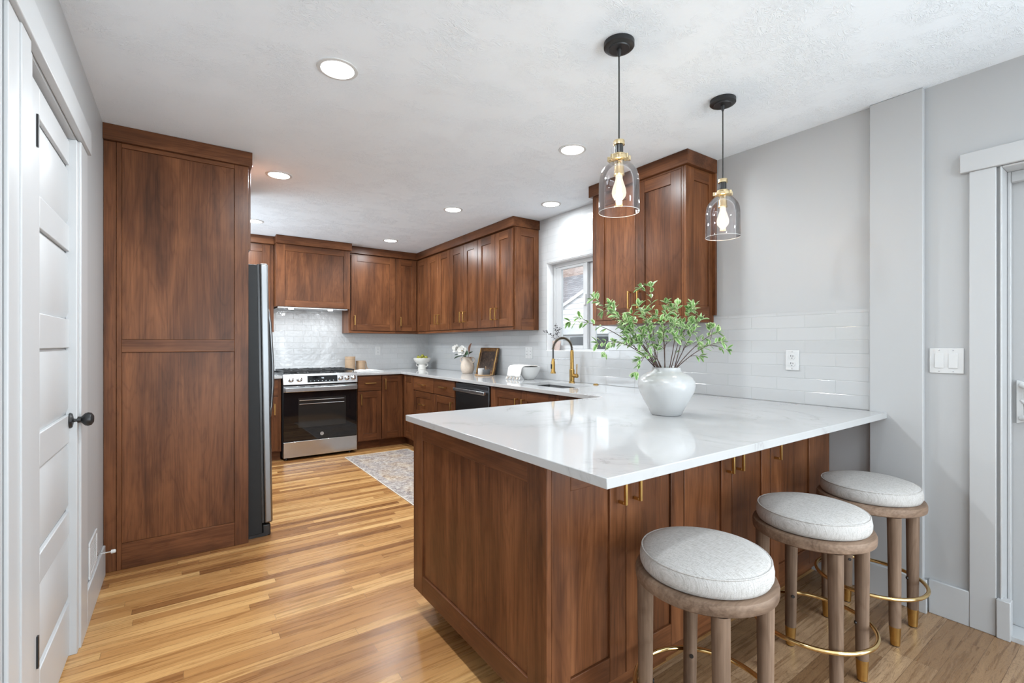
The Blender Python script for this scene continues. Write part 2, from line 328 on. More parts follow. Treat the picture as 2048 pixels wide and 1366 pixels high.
# ------------------------------------------------------------------ mesh helpers
class MB:
    def __init__(s): s.v = []; s.f = []; s.m = []
    def add(s, vs, fs, mat=0):
        b = len(s.v); s.v += [tuple(p) for p in vs]; s.f += [tuple(i+b for i in f) for f in fs]; s.m += [mat]*len(fs); return s
    def box(s, x0, x1, y0, y1, z0, z1, mat=0):
        x0, x1 = min(x0, x1), max(x0, x1); y0, y1 = min(y0, y1), max(y0, y1); z0, z1 = min(z0, z1), max(z0, z1)
        return s.add([(x0,y0,z0),(x1,y0,z0),(x1,y1,z0),(x0,y1,z0),(x0,y0,z1),(x1,y0,z1),(x1,y1,z1),(x0,y1,z1)],
                     [(0,3,2,1),(4,5,6,7),(0,1,5,4),(1,2,6,5),(2,3,7,6),(3,0,4,7)], mat)
    def prism(s, poly, a, b, axis='y', mat=0):      # poly in the two remaining axes (in xyz order)
        n = len(poly)
        def P(u, v, w): return {'x': (w, u, v), 'y': (u, w, v), 'z': (u, v, w)}[axis]
        vs = [P(u, v, a) for u, v in poly] + [P(u, v, b) for u, v in poly]
        fs = [tuple(range(n)), tuple(range(2*n-1, n-1, -1))] + [(i, i+n, (i+1) % n+n, (i+1) % n) for i in range(n)]
        return s.add(vs, fs, mat)
    def lathe(s, prof, n=32, c=(0, 0, 0), axis='z', mat=0, cap=True):
        cx, cy, cz = c; vs = []; fs = []
        for r, z in prof:
            for i in range(n):
                a = 2*PI*i/n; p = (r*math.cos(a), r*math.sin(a), z)
                if axis == 'x': p = (p[2], p[0], p[1])
                if axis == 'y': p = (p[1], p[2], p[0])
                vs.append((p[0]+cx, p[1]+cy, p[2]+cz))
        for k in range(len(prof)-1):
            for i in range(n):
                j = (i+1) % n; fs.append((k*n+i, k*n+j, (k+1)*n+j, (k+1)*n+i))
        if cap:
            if prof[0][0] > 1e-6: fs.append(tuple(range(n-1, -1, -1)))
            if prof[-1][0] > 1e-6: fs.append(tuple((len(prof)-1)*n+i for i in range(n)))
        return s.add(vs, fs, mat)
    def tube(s, pts, r, n=8, mat=0, closed=False):
        pts = [Vector(p) for p in pts]; N = len(pts); rr = r if isinstance(r, (list, tuple)) else [r]*N
        vs = []; fs = []; up = None
        for i, p in enumerate(pts):
            if closed: t = pts[(i+1) % N]-pts[i-1]
            else: t = pts[min(i+1, N-1)]-pts[max(i-1, 0)]
            t.normalize()
            if up is None: up = Vector((0, 0, 1)) if abs(t.z) < 0.9 else Vector((1, 0, 0))
            a = t.cross(up)
            if a.length < 1e-6: a = t.orthogonal()
            a.normalize(); b = a.cross(t).normalized(); up = b
            for k in range(n):
                q = p + a*(rr[i]*math.cos(2*PI*k/n)) + b*(rr[i]*math.sin(2*PI*k/n)); vs.append(tuple(q))
        M = N if closed else N-1
        for i in range(M):
            for k in range(n):
                j = (i+1) % N; l = (k+1) % n; fs.append((i*n+k, j*n+k, j*n+l, i*n+l))
        if not closed: fs += [tuple(range(n)), tuple((N-1)*n+k for k in range(n-1, -1, -1))]
        return s.add(vs, fs, mat)
    def ball(s, c, r, n=12, mat=0, sz=1.0):
        pr = [(max(1e-5, r*math.sin(PI*k/(n//2+2))), -r*sz*math.cos(PI*k/(n//2+2))) for k in range(n//2+3)]
        return s.lathe(pr, n, c, mat=mat, cap=False)
    def build(s, name, mats, parent=None, bevel=0.0, loc=(0, 0, 0), rot=(0, 0, 0), smooth=40, seg=2):
        me = bpy.data.meshes.new(name); me.from_pydata(s.v, [], s.f)
        for m in (mats if isinstance(mats, (list, tuple)) else [mats]): me.materials.append(m)
        me.polygons.foreach_set('material_index', s.m)
        bm = bmesh.new(); bm.from_mesh(me); bmesh.ops.recalc_face_normals(bm, faces=bm.faces); bm.to_mesh(me); bm.free()
        me.shade_smooth(); me.set_sharp_from_angle(angle=math.radians(smooth))
        o = bpy.data.objects.new(name, me); COL.objects.link(o); o.location = loc; o.rotation_euler = rot
        if parent: o.parent = parent
        if bevel:
            b = o.modifiers.new('edge', 'BEVEL'); b.width = bevel; b.segments = seg; b.limit_method = 'ANGLE'; b.angle_limit = math.radians(50)
        return o
def tag(o, label, cat, group=None):
    o['label'] = label; o['category'] = cat
    if group: o['group'] = group
    return o
def struct(o): o['kind'] = 'structure'; return o
def thing(name, label, cat, loc=(0, 0, 0), rot=0, group=None):
    o = bpy.data.objects.new(name, None); COL.objects.link(o); o.location = loc
    o.rotation_euler = rot if isinstance(rot, tuple) else (0, 0, rot)
    o.empty_display_size = 0.1
    return tag(o, label, cat, group)
def copy_tree(o, parent=None):
    c = o.copy(); COL.objects.link(c)
    if parent: c.parent = parent; c.matrix_parent_inverse = o.matrix_parent_inverse.copy()
    for ch in list(o.children): copy_tree(ch, c)
    return c
def grid_slab(mb, xs, ys, inside, z0, z1, mat=0):
    idx = {}; V = []
    def vid(i, j, k):
        if (i, j, k) not in idx: idx[(i, j, k)] = len(V); V.append((xs[i], ys[j], (z0, z1)[k]))
        return idx[(i, j, k)]
    F = []
    cell = lambda i, j: 0 <= i < len(xs)-1 and 0 <= j < len(ys)-1 and inside((xs[i]+xs[i+1])/2, (ys[j]+ys[j+1])/2)
    for i in range(len(xs)-1):
        for j in range(len(ys)-1):
            if not cell(i, j): continue
            F.append((vid(i,j,1), vid(i+1,j,1), vid(i+1,j+1,1), vid(i,j+1,1)))
            F.append((vid(i,j,0), vid(i,j+1,0), vid(i+1,j+1,0), vid(i+1,j,0)))
            if not cell(i-1, j): F.append((vid(i,j,0), vid(i,j,1), vid(i,j+1,1), vid(i,j+1,0)))
            if not cell(i+1, j): F.append((vid(i+1,j,0), vid(i+1,j+1,0), vid(i+1,j+1,1), vid(i+1,j,1)))
            if not cell(i, j-1): F.append((vid(i,j,0), vid(i+1,j,0), vid(i+1,j,1), vid(i,j,1)))
            if not cell(i, j+1): F.append((vid(i,j+1,0), vid(i,j+1,1), vid(i+1,j+1,1), vid(i+1,j+1,0)))
    return mb.add(V, F, mat)

# ------------------------------------------------------------------ room shell
struct(MB().box(XL-0.15, W+0.16, YR-0.15, YB+0.15, -0.12, 0.0).build('floor', FLOOR))
struct(MB().box(XL-1.5, W+0.16, YR-0.15, YB+0.15, H, H+0.15).build('ceiling', CEIL))  # runs past the left wall as an added overhang that blocks the sun
b = MB()                                                    # left wall with the pantry door opening
DY0, DY1, DZ = 1.87, 2.60, 2.075
LY0, LY1, LZ0, LZ1 = 4.60, 5.90, 0.98, 2.18  # opening of the added, unseen left window
b.box(XL-0.14, XL, YR, DY0, 0, H).box(XL-0.14, XL, DY1, LY0, 0, H).box(XL-0.14, XL, DY0, DY1, DZ, H)
b.box(XL-0.14, XL, LY1, YB+0.14, 0, H).box(XL-0.14, XL, LY0, LY1, 0, LZ0).box(XL-0.14, XL, LY0, LY1, LZ1, H)
struct(b.build('wall_left', WALL))
b = MB(); b.box(XL, W, YB, YB+0.14, 0, H); struct(b.build('wall_far', WALL))
WY0, WY1, WZ0, WZ1 = 2.69, 3.49, 1.187, 2.026               # sink window opening
RY0, RY1, RZ = -0.46, 0.44, 2.012                           # exterior door opening
PY0, PY1, PZ0, PZ1 = -2.6, -0.75, 0.3, 2.1                  # opening of an added, unseen patio window
XO = W+0.155
b = MB(); ys = [YR, PY0, PY1, RY0, RY1, WY0, WY1, YB+0.14]
for i in range(7):
    y0, y1 = ys[i], ys[i+1]
    if y0 == PY0: b.box(W, XO, y0, y1, 0, PZ0); b.box(W, XO, y0, y1, PZ1, H)
    elif y0 == RY0: b.box(W, XO, y0, y1, RZ, H)
    elif y0 == WY0: b.box(W, XO, y0, y1, 0, WZ0); b.box(W, XO, y0, y1, WZ1, H)
    else: b.box(W, XO, y0, y1, 0, H)
struct(b.build('wall_right', WALL))
b = MB(); BX0, BX1, BZ0, BZ1 = -0.1, 2.6, 0.3, 2.2  # opening for the added, unseen window behind the camera
b.box(XL-0.14, BX0, YR-0.14, YR, 0, H).box(BX1, XO, YR-0.14, YR, 0, H).box(BX0, BX1, YR-0.14, YR, 0, BZ0).box(BX0, BX1, YR-0.14, YR, BZ1, H)
struct(b.build('wall_back', WALL))
# tile laid on the walls
t = 0.006
b = MB(); b.box(W-t, W, 0.90, 2.69, 0.9145, 1.432); b.box(W-t, W, 2.69, 3.49, 0.9145, WZ0); b.box(W-t, W, 3.49, YB-t, 0.9145, 1.432)
b.box(W-t, W, 2.58, 2.69, 1.432, H-0.001); b.box(W-t, W, 3.49, 3.62, 1.432, H-0.001); b.box(W-t, W, 2.69, 3.49, WZ1, H-0.001)
struct(b.build('wall_right_tile', TILE_SINK))
b = MB(); b.box(0.2, W, YB-t, YB, 0.9145, 1.70); struct(b.build('wall_far_tile', TILE_RANGE))
# pilaster beside the tile, baseboards
struct(MB().box(2.835, W, 0.688, 0.898, 0, H-0.001).build('trim_1', WALL, bevel=0.004))
struct(MB().box(2.848, W-0.0005, 0.534, 0.672, 0, 0.155).box(2.818, 2.835, 0.672, 0.898, 0, 0.155).box(2.848, W-0.0005, 0.9, 1.08, 0, 0.155).build('baseboard_right', TRIM, bevel=0.003))
struct(MB().box(XL, XL+0.013, 2.762, 3.345, 0, 0.162).box(XL, XL+0.013, YR, 1.62, 0, 0.162).build('baseboard_left', TRIM, bevel=0.003))

# left (pantry) door: casing, header, leaf with five raised panels, black knob, hinges
c = MB()
c.box(XL, XL+0.010, 1.625, 1.72, 0, 2.085).box(XL, XL+0.014, 1.72, 1.815, 0, 2.085).box(XL-0.004, XL+0.006, 1.815, 1.87, 0, 2.075)
c.box(XL, XL+0.013, 2.60, 2.757, 0, 2.085).box(XL-0.03, XL+0.006, 2.56, 2.61, 0, 2.075)
c.box(XL, XL+0.024, 1.60, 2.775, 2.085, 2.19)
struct(c.build('trim_2', TRIM, bevel=0.003))
d1 = struct(bpy.data.objects.new('door_1', None)); COL.objects.link(d1); d1.location = (XL-0.018, 1.878, 0)
fx = 0.0; lw = 2.595-1.878; P0, P1 = 2.098-1.878-0.012, 2.584-1.878
m = MB(); zs = [(1.724, 1.968), (1.350, 1.622), (0.968, 1.236), (0.582, 0.857), (0.214, 0.486)]
m.box(-0.035, -0.014, 0, lw, 0.008, 2.065)
m.box(-0.014, 0, 0, P0, 0.008, 2.065).box(-0.014, 0, P1, lw, 0.008, 2.065)
rails = [2.065] + [z for p in zs for z in (p[1], p[0])] + [0.008]
for i in range(0, len(rails), 2): m.box(-0.014, 0, P0, P1, rails[i+1], rails[i])
for z0, z1 in zs:   # raised field
    a = 0.024
    vs = [(-0.0139, P0, z0), (-0.0139, P1, z0), (-0.0139, P1, z1), (-0.0139, P0, z1), (-0.003, P0+a, z0+a), (-0.003, P1-a, z0+a), (-0.003, P1-a, z1-a), (-0.003, P0+a, z1-a)]
    m.add(vs, [(4, 5, 6, 7), (0, 1, 5, 4), (1, 2, 6, 5), (2, 3, 7, 6), (3, 0, 4, 7)])
m.build('door_leaf', TRIM, d1, bevel=0.003)
k = MB(); ky = 2.572-1.878
k.lathe([(0.032, 0), (0.034, 0.003), (0.030, 0.010), (0.014, 0.014), (0.012, 0.034), (0.016, 0.038), (0.025, 0.046), (0.028, 0.056), (0.025, 0.066), (0.014, 0.073), (0.0001, 0.074)], 28, (0, ky, 0.944), 'x')
k.tube([(0.012, ky, 0.958), (0.013, ky+0.004, 0.985)], 0.005, 8)
kn = k.build('door_knob', BLACKM, d1); kn['label'] = 'black round door knob'
for z0, z1 in ((1.866, 1.967), (0.242, 0.341)):
    MB().box(0.0, 0.005, 2.040-1.878, 2.052-1.878, z0, z1).build('hinge', BLACKM, d1)
# floor-level air register and door stop on the left wall
r = thing('wall_vent', 'white slatted air register low on the left wall by the pantry door', 'vent', (XL, 2.99, 0.25))
MB().box(0, 0.007, -0.113, 0.113, -0.083, -0.066).box(0, 0.007, -0.113, 0.113, 0.066, 0.083).box(0, 0.007, -0.113, -0.098, -0.066, 0.066).box(0, 0.007, 0.098, 0.113, -0.066, 0.066).build('frame', PLAST, r, bevel=0.002)
g = MB()
for i in range(11): g.box(0.001, 0.005, -0.097, 0.097, -0.061+i*0.012, -0.055+i*0.012)
g.build('grille', PLAST, r); MB().box(0.0, 0.0012, -0.098, 0.098, -0.066, 0.066).build('duct', BLACKG, r)
s_ = thing('door_stop', 'white rubber tipped door stop sticking out above the left baseboard', 'door stop', (XL, 3.14, 0.19))
MB().lathe([(0.009, 0), (0.009, 0.004), (0.004, 0.006), (0.004, 0.055)], 14, axis='x').build('rod', CHROME, s_)
MB().lathe([(0.009, 0.055), (0.010, 0.060), (0.009, 0.072), (0.004, 0.075)], 14, axis='x').build('tip', PLAST, s_)

# exterior door on the right wall
c = MB(); c.box(W-0.018, W-0.0005, 0.449, 0.534, 0, 2.012).box(W-0.018, W-0.0005, -0.56, -0.47, 0, 2.012).box(W-0.026, W-0.0005, -0.60, 0.563, 2.012, 2.097)
c.box(W-0.012, XO-0.02, 0.432, 0.4395, 0, 2.011).box(W-0.012, XO-0.02, -0.4595, -0.452, 0, 2.011).box(W-0.012, XO-0.02, -0.452, 0.432, 2.002, 2.0115)
c.box(W-0.028, W+0.02, 0.405, 0.448, 0, 0.165)
c.box(W+0.085, W+0.115, 0.420, 0.432, 0, 2.002).box(W+0.085, W+0.115, -0.452, 0.42, 1.955, 2.002)
struct(c.build('trim_3', TRIM, bevel=0.003))
d2 = struct(bpy.data.objects.new('door_2', None)); COL.objects.link(d2); d2.location = (W+0.118, -0.45, 0)
MB().box(0, 0.035, 0, 0.878, 0.02, 1.998).build('door_leaf', WALL, d2, bevel=0.003)
hd = MB(); hy = 0.425-0.0+0.45-0.018
hd.prism([(hy, 0.905), (hy, 1.095), (hy-0.022, 1.088), (hy-0.022, 0.915)], -0.012, -0.0005, 'x')
hd.tube([(-0.010, hy-0.012, 1.075), (-0.035, hy-0.05, 1.06), (-0.045, hy-0.10, 1.03), (-0.035, hy-0.13, 0.98)], 0.011, 10)
hd.tube([(-0.010, hy-0.012, 0.93), (-0.030, hy-0.05, 0.935), (-0.042, hy-0.10, 0.95), (-0.035, hy-0.13, 0.98)], 0.011, 10)
hd.tube([(-0.008, hy-0.014, 1.01), (-0.020, hy-0.06, 0.965), (-0.030, hy-0.11, 0.955)], 0.008, 8)
hd.build('door_handle', PLAST, d2, bevel=0.002)
MB().box(W-0.01, XO-0.01, -0.452, 0.432, 0.0005, 0.02).build('threshold', TRIM, None).__setitem__('kind', 'structure')
bpy.data.objects['threshold'].name = 'trim_4'

# sink window (slider): frame, sash, panes, latch
w1 = struct(bpy.data.objects.new('window_1', None)); COL.objects.link(w1); w1.location = (W, 0, 0)
f = MB(); g0, g1 = 0.070, 0.125
f.box(g0, g1, WY0+0.001, WY0+0.045, WZ0+0.001, WZ1-0.001).box(g0, g1, WY1-0.045, WY1-0.001, WZ0+0.001, WZ1-0.001).box(g0, g1, WY0+0.045, WY1-0.045, WZ0+0.001, WZ0+0.020).box(g0, g1, WY0+0.045, WY1-0.045, WZ1-0.045, WZ1-0.001)
f.build('window_frame', TRIM, w1, bevel=0.003)
f = MB(); f.box(0.074, 0.10, 3.369, 3.444, WZ0+0.021, WZ1-0.046).box(0.074, 0.10, 3.02, 3.071, WZ0+0.021, WZ1-0.046).box(0.074, 0.10, 3.071, 3.369, WZ0+0.021, WZ0+0.052).box(0.074, 0.10, 3.071, 3.369, WZ1-0.070, WZ1-0.046)
f.build('sash', TRIM, w1, bevel=0.003)
MB().box(0.103, 0.120, 2.945, 3.03, WZ0+0.021, WZ1-0.046).build('meeting_rail', TRIM, w1, bevel=0.003)
MB().box(0.086, 0.088, 3.071, 3.369, WZ0+0.052, WZ1-0.070).build('pane', PANE, w1)
MB().box(0.110, 0.112, WY0+0.045, 2.945, WZ0+0.021, WZ1-0.046).build('pane', PANE, w1)
MB().box(0.060, 0.074, 3.03, 3.055, 1.60, 1.70).build('latch', PLAST, w1, bevel=0.003)
MB().box(0.0005, 0.0695, WY1-0.006, WY1-0.0005, WZ0+0.0065, WZ1-0.0065).box(0.0005, 0.0695, WY0+0.0005, WY0+0.006, WZ0+0.0065, WZ1-0.0065).box(-0.006, 0.0695, WY0+0.0005, WY1-0.0005, WZ0+0.0005, WZ0+0.006).box(0.0005, 0.0695, WY0+0.0005, WY1-0.0005, WZ1-0.006, WZ1-0.0005).build('jamb_lining', REVEAL_LIT, w1)
# unseen dining-end window frames, added to admit daylight
w2 = struct(bpy.data.objects.new('added_window_back', None)); COL.objects.link(w2)
f = MB(); f.box(BX0, BX0+0.05, YR-0.10, YR-0.04, BZ0, BZ1).box(BX1-0.05, BX1, YR-0.10, YR-0.04, BZ0, BZ1).box(BX0+0.05, BX1-0.05, YR-0.10, YR-0.04, BZ0, BZ0+0.05).box(BX0+0.05, BX1-0.05, YR-0.10, YR-0.04, BZ1-0.05, BZ1).box(1.22, 1.28, YR-0.10, YR-0.04, BZ0+0.05, BZ1-0.05)
f.build('window_frame', TRIM, w2)
w3 = struct(bpy.data.objects.new('added_window_right', None)); COL.objects.link(w3)
f = MB(); f.box(W+0.05, W+0.11, PY0, PY0+0.05, PZ0, PZ1).box(W+0.05, W+0.11, PY1-0.05, PY1, PZ0, PZ1).box(W+0.05, W+0.11, PY0+0.05, PY1-0.05, PZ0, PZ0+0.05).box(W+0.05, W+0.11, PY0+0.05, PY1-0.05, PZ1-0.05, PZ1)
f.build('window_frame', TRIM, w3)

w4 = struct(bpy.data.objects.new('added_window_left', None)); COL.objects.link(w4)  # unseen window put in so daylight reaches the kitchen's far end
f = MB(); f.box(XL-0.11, XL-0.05, LY0, LY0+0.05, LZ0, LZ1).box(XL-0.11, XL-0.05, LY1-0.05, LY1, LZ0, LZ1).box(XL-0.11, XL-0.05, LY0+0.05, LY1-0.05, LZ0, LZ0+0.05).box(XL-0.11, XL-0.05, LY0+0.05, LY1-0.05, LZ1-0.05, LZ1)
f.build('window_frame', TRIM, w4)

# ------------------------------------------------------------------ cabinets
def shaker(mb, M, u0, u1, v0, v1, t=0.02, st=0.077, rt=0.078, rb=0.080, rec=0.008, mv=0, mh=1, st2=None):
    st2 = st if st2 is None else st2
    def bx(a, b, c_, d, n0, n1, mat):
        p, q = M(a, c_, n0), M(b, d, n1); mb.box(p[0], q[0], p[1], q[1], p[2], q[2], mat)
    bx(u0, u0+st, v0, v1, 0, t, mv); bx(u1-st2, u1, v0, v1, 0, t, mv)
    bx(u0+st, u1-st2, v1-rt, v1, 0, t, mh); bx(u0+st, u1-st2, v0, v0+rb, 0, t, mh)
    bx(u0+st, u1-st2, v0+rb, v1-rt, 0, t-rec, mv)
    return mb
FRONT = lambda u, v, n: (u, -n, v)
def pull(parent, x, z, L, vert=True, y=-0.02, out=0.034, th=0.010):
    h = MB(); a = L/2
    if vert:
        h.box(x-th/2, x+th/2, y-out, y-out+th, z-a, z+a)
        for q in (z-a, z+a-th): h.box(x-th/2, x+th/2, y-out+th, y-0.0004, q, q+th)
    else:
        h.box(x-a, x+a, y-out, y-out+th, z-th/2, z+th/2)
        for q in (x-a, x+a-th): h.box(q, q+th, y-out+th, y-0.0004, z-th/2, z+th/2)
    return h.build('handle', BRASS, parent, bevel=0.0012)
def door(root, u0, u1, v0, v1, handle=None, name='door', slab=False, **kw):
    mb = MB()
    if slab: mb.box(u0, u1, -0.02, -0.0005, v0, v1, 1)
    else: shaker(mb, lambda u, v, n: (u, -max(n, 0.0005), v), u0, u1, v0, v1, **kw)
    o = mb.build(name, [WV, WH], root, bevel=0.0018)
    if handle: pull(o, *handle)
    return o
def unit(name, label, cat, loc, rot, w, d, z0, z1, group=None, toe=None, open_top=False):
    r = thing(name, label, cat, loc, rot, group); m = MB()
    if open_top:
        m.box(0, 0.018, 0, d, z0, z1, 0).box(w-0.018, w, 0, d, z0, z1, 0).box(0.018, w-0.018, 0, d, z0, z0+0.018, 1).box(0.018, w-0.018, d-0.01, d, z0+0.018, z1, 0).box(0.018, w-0.018, 0, 0.018, z0+0.018, z1-0.26, 1).box(0.018, w-0.018, 0, 0.018, z1-0.03, z1, 1)
    else: m.box(0, w, 0, d, z0, z1, 0)
    m.build('carcass', [WV, WH], r, bevel=0.0015)
    if toe: MB().box(toe[0], toe[1], toe[2], d, 0, z0-0.0005).build('toe_kick', WH, r)
    return r
CT0, CT1 = 0.8855, 0.914         # countertop underside / top
BT = 0.885                       # top of base carcass
UZ0, UZ1 = 1.388, 2.3655
# --- range wall, uppers. doors face -Y; door faces at Y=5.828
YU = 5.848
r = unit('upper_cabinet', 'wooden wall cabinet between the refrigerator and the hood', 'cabinet', (0.30, YU, 0), 0, 0.540, YB-YU-0.007, UZ0, UZ1)
door(r, 0.045, 0.500, 1.42, 2.352)
MB().box(0, 0.540, -0.012, -0.0005, UZ0, UZ0+0.026).build('light_rail', WH, r, bevel=0.0015)
MB().box(-0.5, 0.5395, -0.035, -0.0005, 2.3665, H-0.001).box(-0.5, 0.5395, 0, YB-YU-0.007, 2.3665, H-0.001).build('crown', WH, r, bevel=0.002)
r = unit('upper_cabinet', 'wooden wall cabinet with one wide door just right of the hood', 'cabinet', (1.665, YU, 0), 0, 0.590, YB-YU-0.007, UZ0, UZ1)
door(r, 0.028, 0.586, 1.42, 2.352, (0.066, 1.545, 0.12), st=0.070)
MB().box(0, 0.59, -0.012, -0.0005, UZ0, UZ0+0.026).build('light_rail', WH, r, bevel=0.0015)
XU = 2.575                       # carcass face of sink-wall uppers (door face 2.555)
r = unit('corner_upper_cabinet', 'wooden corner wall cabinet with narrow doors above the fruit bowl', 'cabinet', (2.2565, YU, 0), 0, XU-2.2565-0.0005, YB-YU-0.007, UZ0, UZ1)
MB().box(XU-2.2565, W-2.2565-0.007, -0.338, YB-YU-0.007, UZ0, UZ1).build('carcass', WV, r)
door(r, 0.010, 0.290, 1.42, 2.352, (0.063, 1.545, 0.12), st=0.066)
cm = MB(); shaker(cm, lambda u, v, n: (XU-2.2565-max(n, .0005), u, v), -0.334, -0.030, 1.42, 2.352, st=0.10, st2=0.06)
cm.build('corner_door', [WV, WY], r, bevel=0.0018)
MB().box(0, 0.30, -0.012, -0.0005, UZ0, UZ0+0.026).box(XU-2.2565-0.012, XU-2.2565-0.0005, -0.338, -0.012, UZ0, UZ0+0.026).build('light_rail', WH, r, bevel=0.0015)
# --- sink wall uppers: root rotated -90 deg: local x -> -Y, local y -> +X
DU = W-XU-0.007
def sink_upper(label, y0, y1, ysplit, end=False, ydoor_end=None):
    w = y0-y1; r = unit('upper_cabinet', label, 'cabinet', (XU, y0, 0), -PI/2, w-0.001, DU, UZ0, UZ1, 'double door cabinets above the sink wall counter')
    s = y0-ysplit; e = (y0-ydoor_end) if ydoor_end else w-0.003
    door(r, 0.003, s-0.0015, 1.42, 2.352, (s-0.040, 1.552, 0.12))
    door(r, s+0.0015, e, 1.42, 2.352, (s+0.040, 1.552, 0.12))
    MB().box(0, w-0.001, -0.012, -0.0005, UZ0, UZ0+0.026).build('light_rail', WH, r, bevel=0.0015)
    if end:
        p = MB(); shaker(p, lambda u, v, n: (w-0.001+max(n, .0005), u, v), -0.0, DU, UZ0, UZ1, t=0.018, st=0.072, st2=0.062, rt=0.078, rb=0.108)
        p.build('side_panel', [WV, WY], r, bevel=0.0018)
    return r
sink_upper('double door wooden wall cabinet nearest the corner, above the white flowers', 5.508, 4.893, 5.208)
sink_upper('double door wooden wall cabinet in the middle of the run above the dishwasher', 4.892, 4.269, 4.572)
sink_upper('double door wooden wall cabinet at the window end of the long run', 4.268, 3.624, 3.93, True)
cr = MB(); cr.box(1.6585, W-0.007, 5.812, YB-0.007, 2.3665, H-0.001, 0).box(2.537, W-0.007, 3.590, 5.8115, 2.3665, H-0.001, 1)
tag(cr.build('crown_moulding', [WH, WY], bevel=0.002), 'brown wooden crown board along the L of wall cabinets at the ceiling', 'moulding')
# --- wall cabinet right of the window
r = unit('upper_cabinet', 'wooden double door wall cabinet right of the window behind the leafy vase', 'cabinet', (XU, 2.568, 0), -PI/2, 2.568-1.776, DU, 1.392, UZ1)
q = 2.568-2.156
MB().box(0, 0.792, -0.018, -0.0005, 1.392, 1.425).box(0, 0.038, -0.018, -0.0005, 1.425, UZ1).box(0.776, 0.792, -0.018, -0.0005, 1.425, UZ1).box(0.038, 0.776, -0.018, -0.0005, 2.353, UZ1).build('face_frame', [WV], r, bevel=0.0015)
door(r, 0.040, q-0.0015, 1.427, 2.352, (q-0.040, 1.557, 0.12)); door(r, q+0.0015, 0.775, 1.427, 2.352, (q+0.040, 1.557, 0.12))
p = MB(); shaker(p, lambda u, v, n: (0.792+max(n, .0005), u, v), -0.018, DU, 1.392, UZ1, t=0.018, st=0.085, st2=0.055, rt=0.078, rb=0.105)
p.build('side_panel', [WV, WY], r, bevel=0.0018)
MB().box(0.8105, 0.832, DU-0.018, DU, 1.44, UZ1).build('scribe_strip', WV, r, bevel=0.001)
MB().box(-0.024, 0.834, -0.038, DU, 2.3665, H-0.001).build('crown', WH, r, bevel=0.002)
# --- hood
r = thing('range_hood', 'wood clad range hood with one big flat panel over the range', 'range hood', (0.845, 5.74, 0))
hw = 0.801
MB().box(0, hw, 0, YB-5.74-0.007, 1.672, UZ1).build('housing', WV, r, bevel=0.0015)
p = MB(); shaker(p, lambda u, v, n: (u, -max(n, .0005), v), 0, hw, 1.672, UZ1, st=0.092, st2=0.070, rt=0.072, rb=0.072); p.build('front_panel', [WV, WH], r, bevel=0.0018)
MB().box(-0.004, hw+0.012, -0.062, YB-5.74-0.007, 2.3665, H-0.001).build('crown', WH, r, bevel=0.002)
MB().box(0.02, hw-0.02, 0.0, YB-5.74-0.02, 1.655, 1.6715).build('liner', STEEL, r, bevel=0.003)
for x in (0.17, hw-0.20):
    MB().lathe([(0.028, 0), (0.028, 0.004), (0.0001, 0.004)], 20, (x, 0.09, 1.6495)).build('light', HOODLED, r)
    l = area('hood_lamp', (0.845+x, 5.83, 1.645), (0, 0, 0), 0.05, 0.05, 1.1, (0.93, 0.97, 1.0), 'DISK')
# --- refrigerator surround: side panel, cabinet over the fridge, crown
r = thing('refrigerator_surround', 'tall brown two panel side board and top cabinet boxing in the refrigerator', 'cabinet', (XL+0.001, 3.37, 0))
pw = 0.341-XL-0.001
y1 = 0.022
sL, sR = -0.275-XL-0.001, 0.265-XL-0.001
p = MB(); p.box(0.0, 0.0535, 0.003, y1, 0, 2.3655, 0).box(0.055, sL, 0, y1, 0, 2.3655, 0).box(sR, pw, 0, y1, 0, 2.3655, 0)
for z0, z1 in ((0, 0.144), (1.206, 1.278), (2.341, 2.3655)): p.box(sL, sR, 0, y1, z0, z1, 1)
p.box(sL, sR, 0.009, y1, 0.144, 1.206, 0).box(sL, sR, 0.009, y1, 1.278, 2.341, 0)
p.build('side_panel', [WV, WH], r, bevel=0.0018)
MB().box(0.0, pw-0.005, 0.0225, 0.985, 1.83, 2.3655).build('top_cabinet', WV, r, bevel=0.001)
p = MB(); sh = shaker(p, lambda u, v, n: (pw-0.005+max(n, .0005), u, v), 0.028, 0.500, 1.85, 2.352); shaker(p, lambda u, v, n: (pw-0.005+max(n, .0005), u, v), 0.504, 0.98, 1.85, 2.352)
p.build('door', [WV, WY], r, bevel=0.0018)
MB().box(0.0, pw, 0.986, 1.006, 0, 2.3655).build('far_panel', WV, r)
MB().box(-0.001, pw+0.020, -0.021, 1.02, 2.3665, H-0.001).build('crown', WH, r, bevel=0.002)
# --- refrigerator
r = thing('refrigerator', 'stainless side by side refrigerator seen edge on beyond the tall brown panel', 'refrigerator', (0.488, 3.415, 0), (0, math.radians(-0.95), 0))
MB().box(-0.74, -0.063, 0, 0.90, 0.025, 1.765).build('body', DGREY, r, bevel=0.004)
MB().box(-0.72, -0.030, 0.01, 0.89, 0.003, 0.0245).build('base_grille', BLACKG, r)
MB().box(-0.0625, -0.0505, 0.008, 0.892, 0.09, 1.77).build('gasket', BLACKG, r)
for nm, y0, y1 in (('freezer_door', 0.0, 0.40), ('fresh_food_door', 0.404, 0.90)):
    dd = MB().box(-0.050, 0.0, y0, y1, 0.085, 1.775).build(nm, STEELV, r, bevel=0.012, seg=4)
    hy = 0.365 if y0 == 0 else 0.44
    h = MB(); h.tube([(0.004, hy, 1.53), (0.040, hy, 1.50), (0.055, hy, 1.40), (0.066, hy, 1.1), (0.064, hy, 0.95), (0.052, hy, 0.80), (0.040, hy, 0.73), (0.004, hy, 0.70)], 0.011, 10)
    h.build('handle', STEELV, dd)
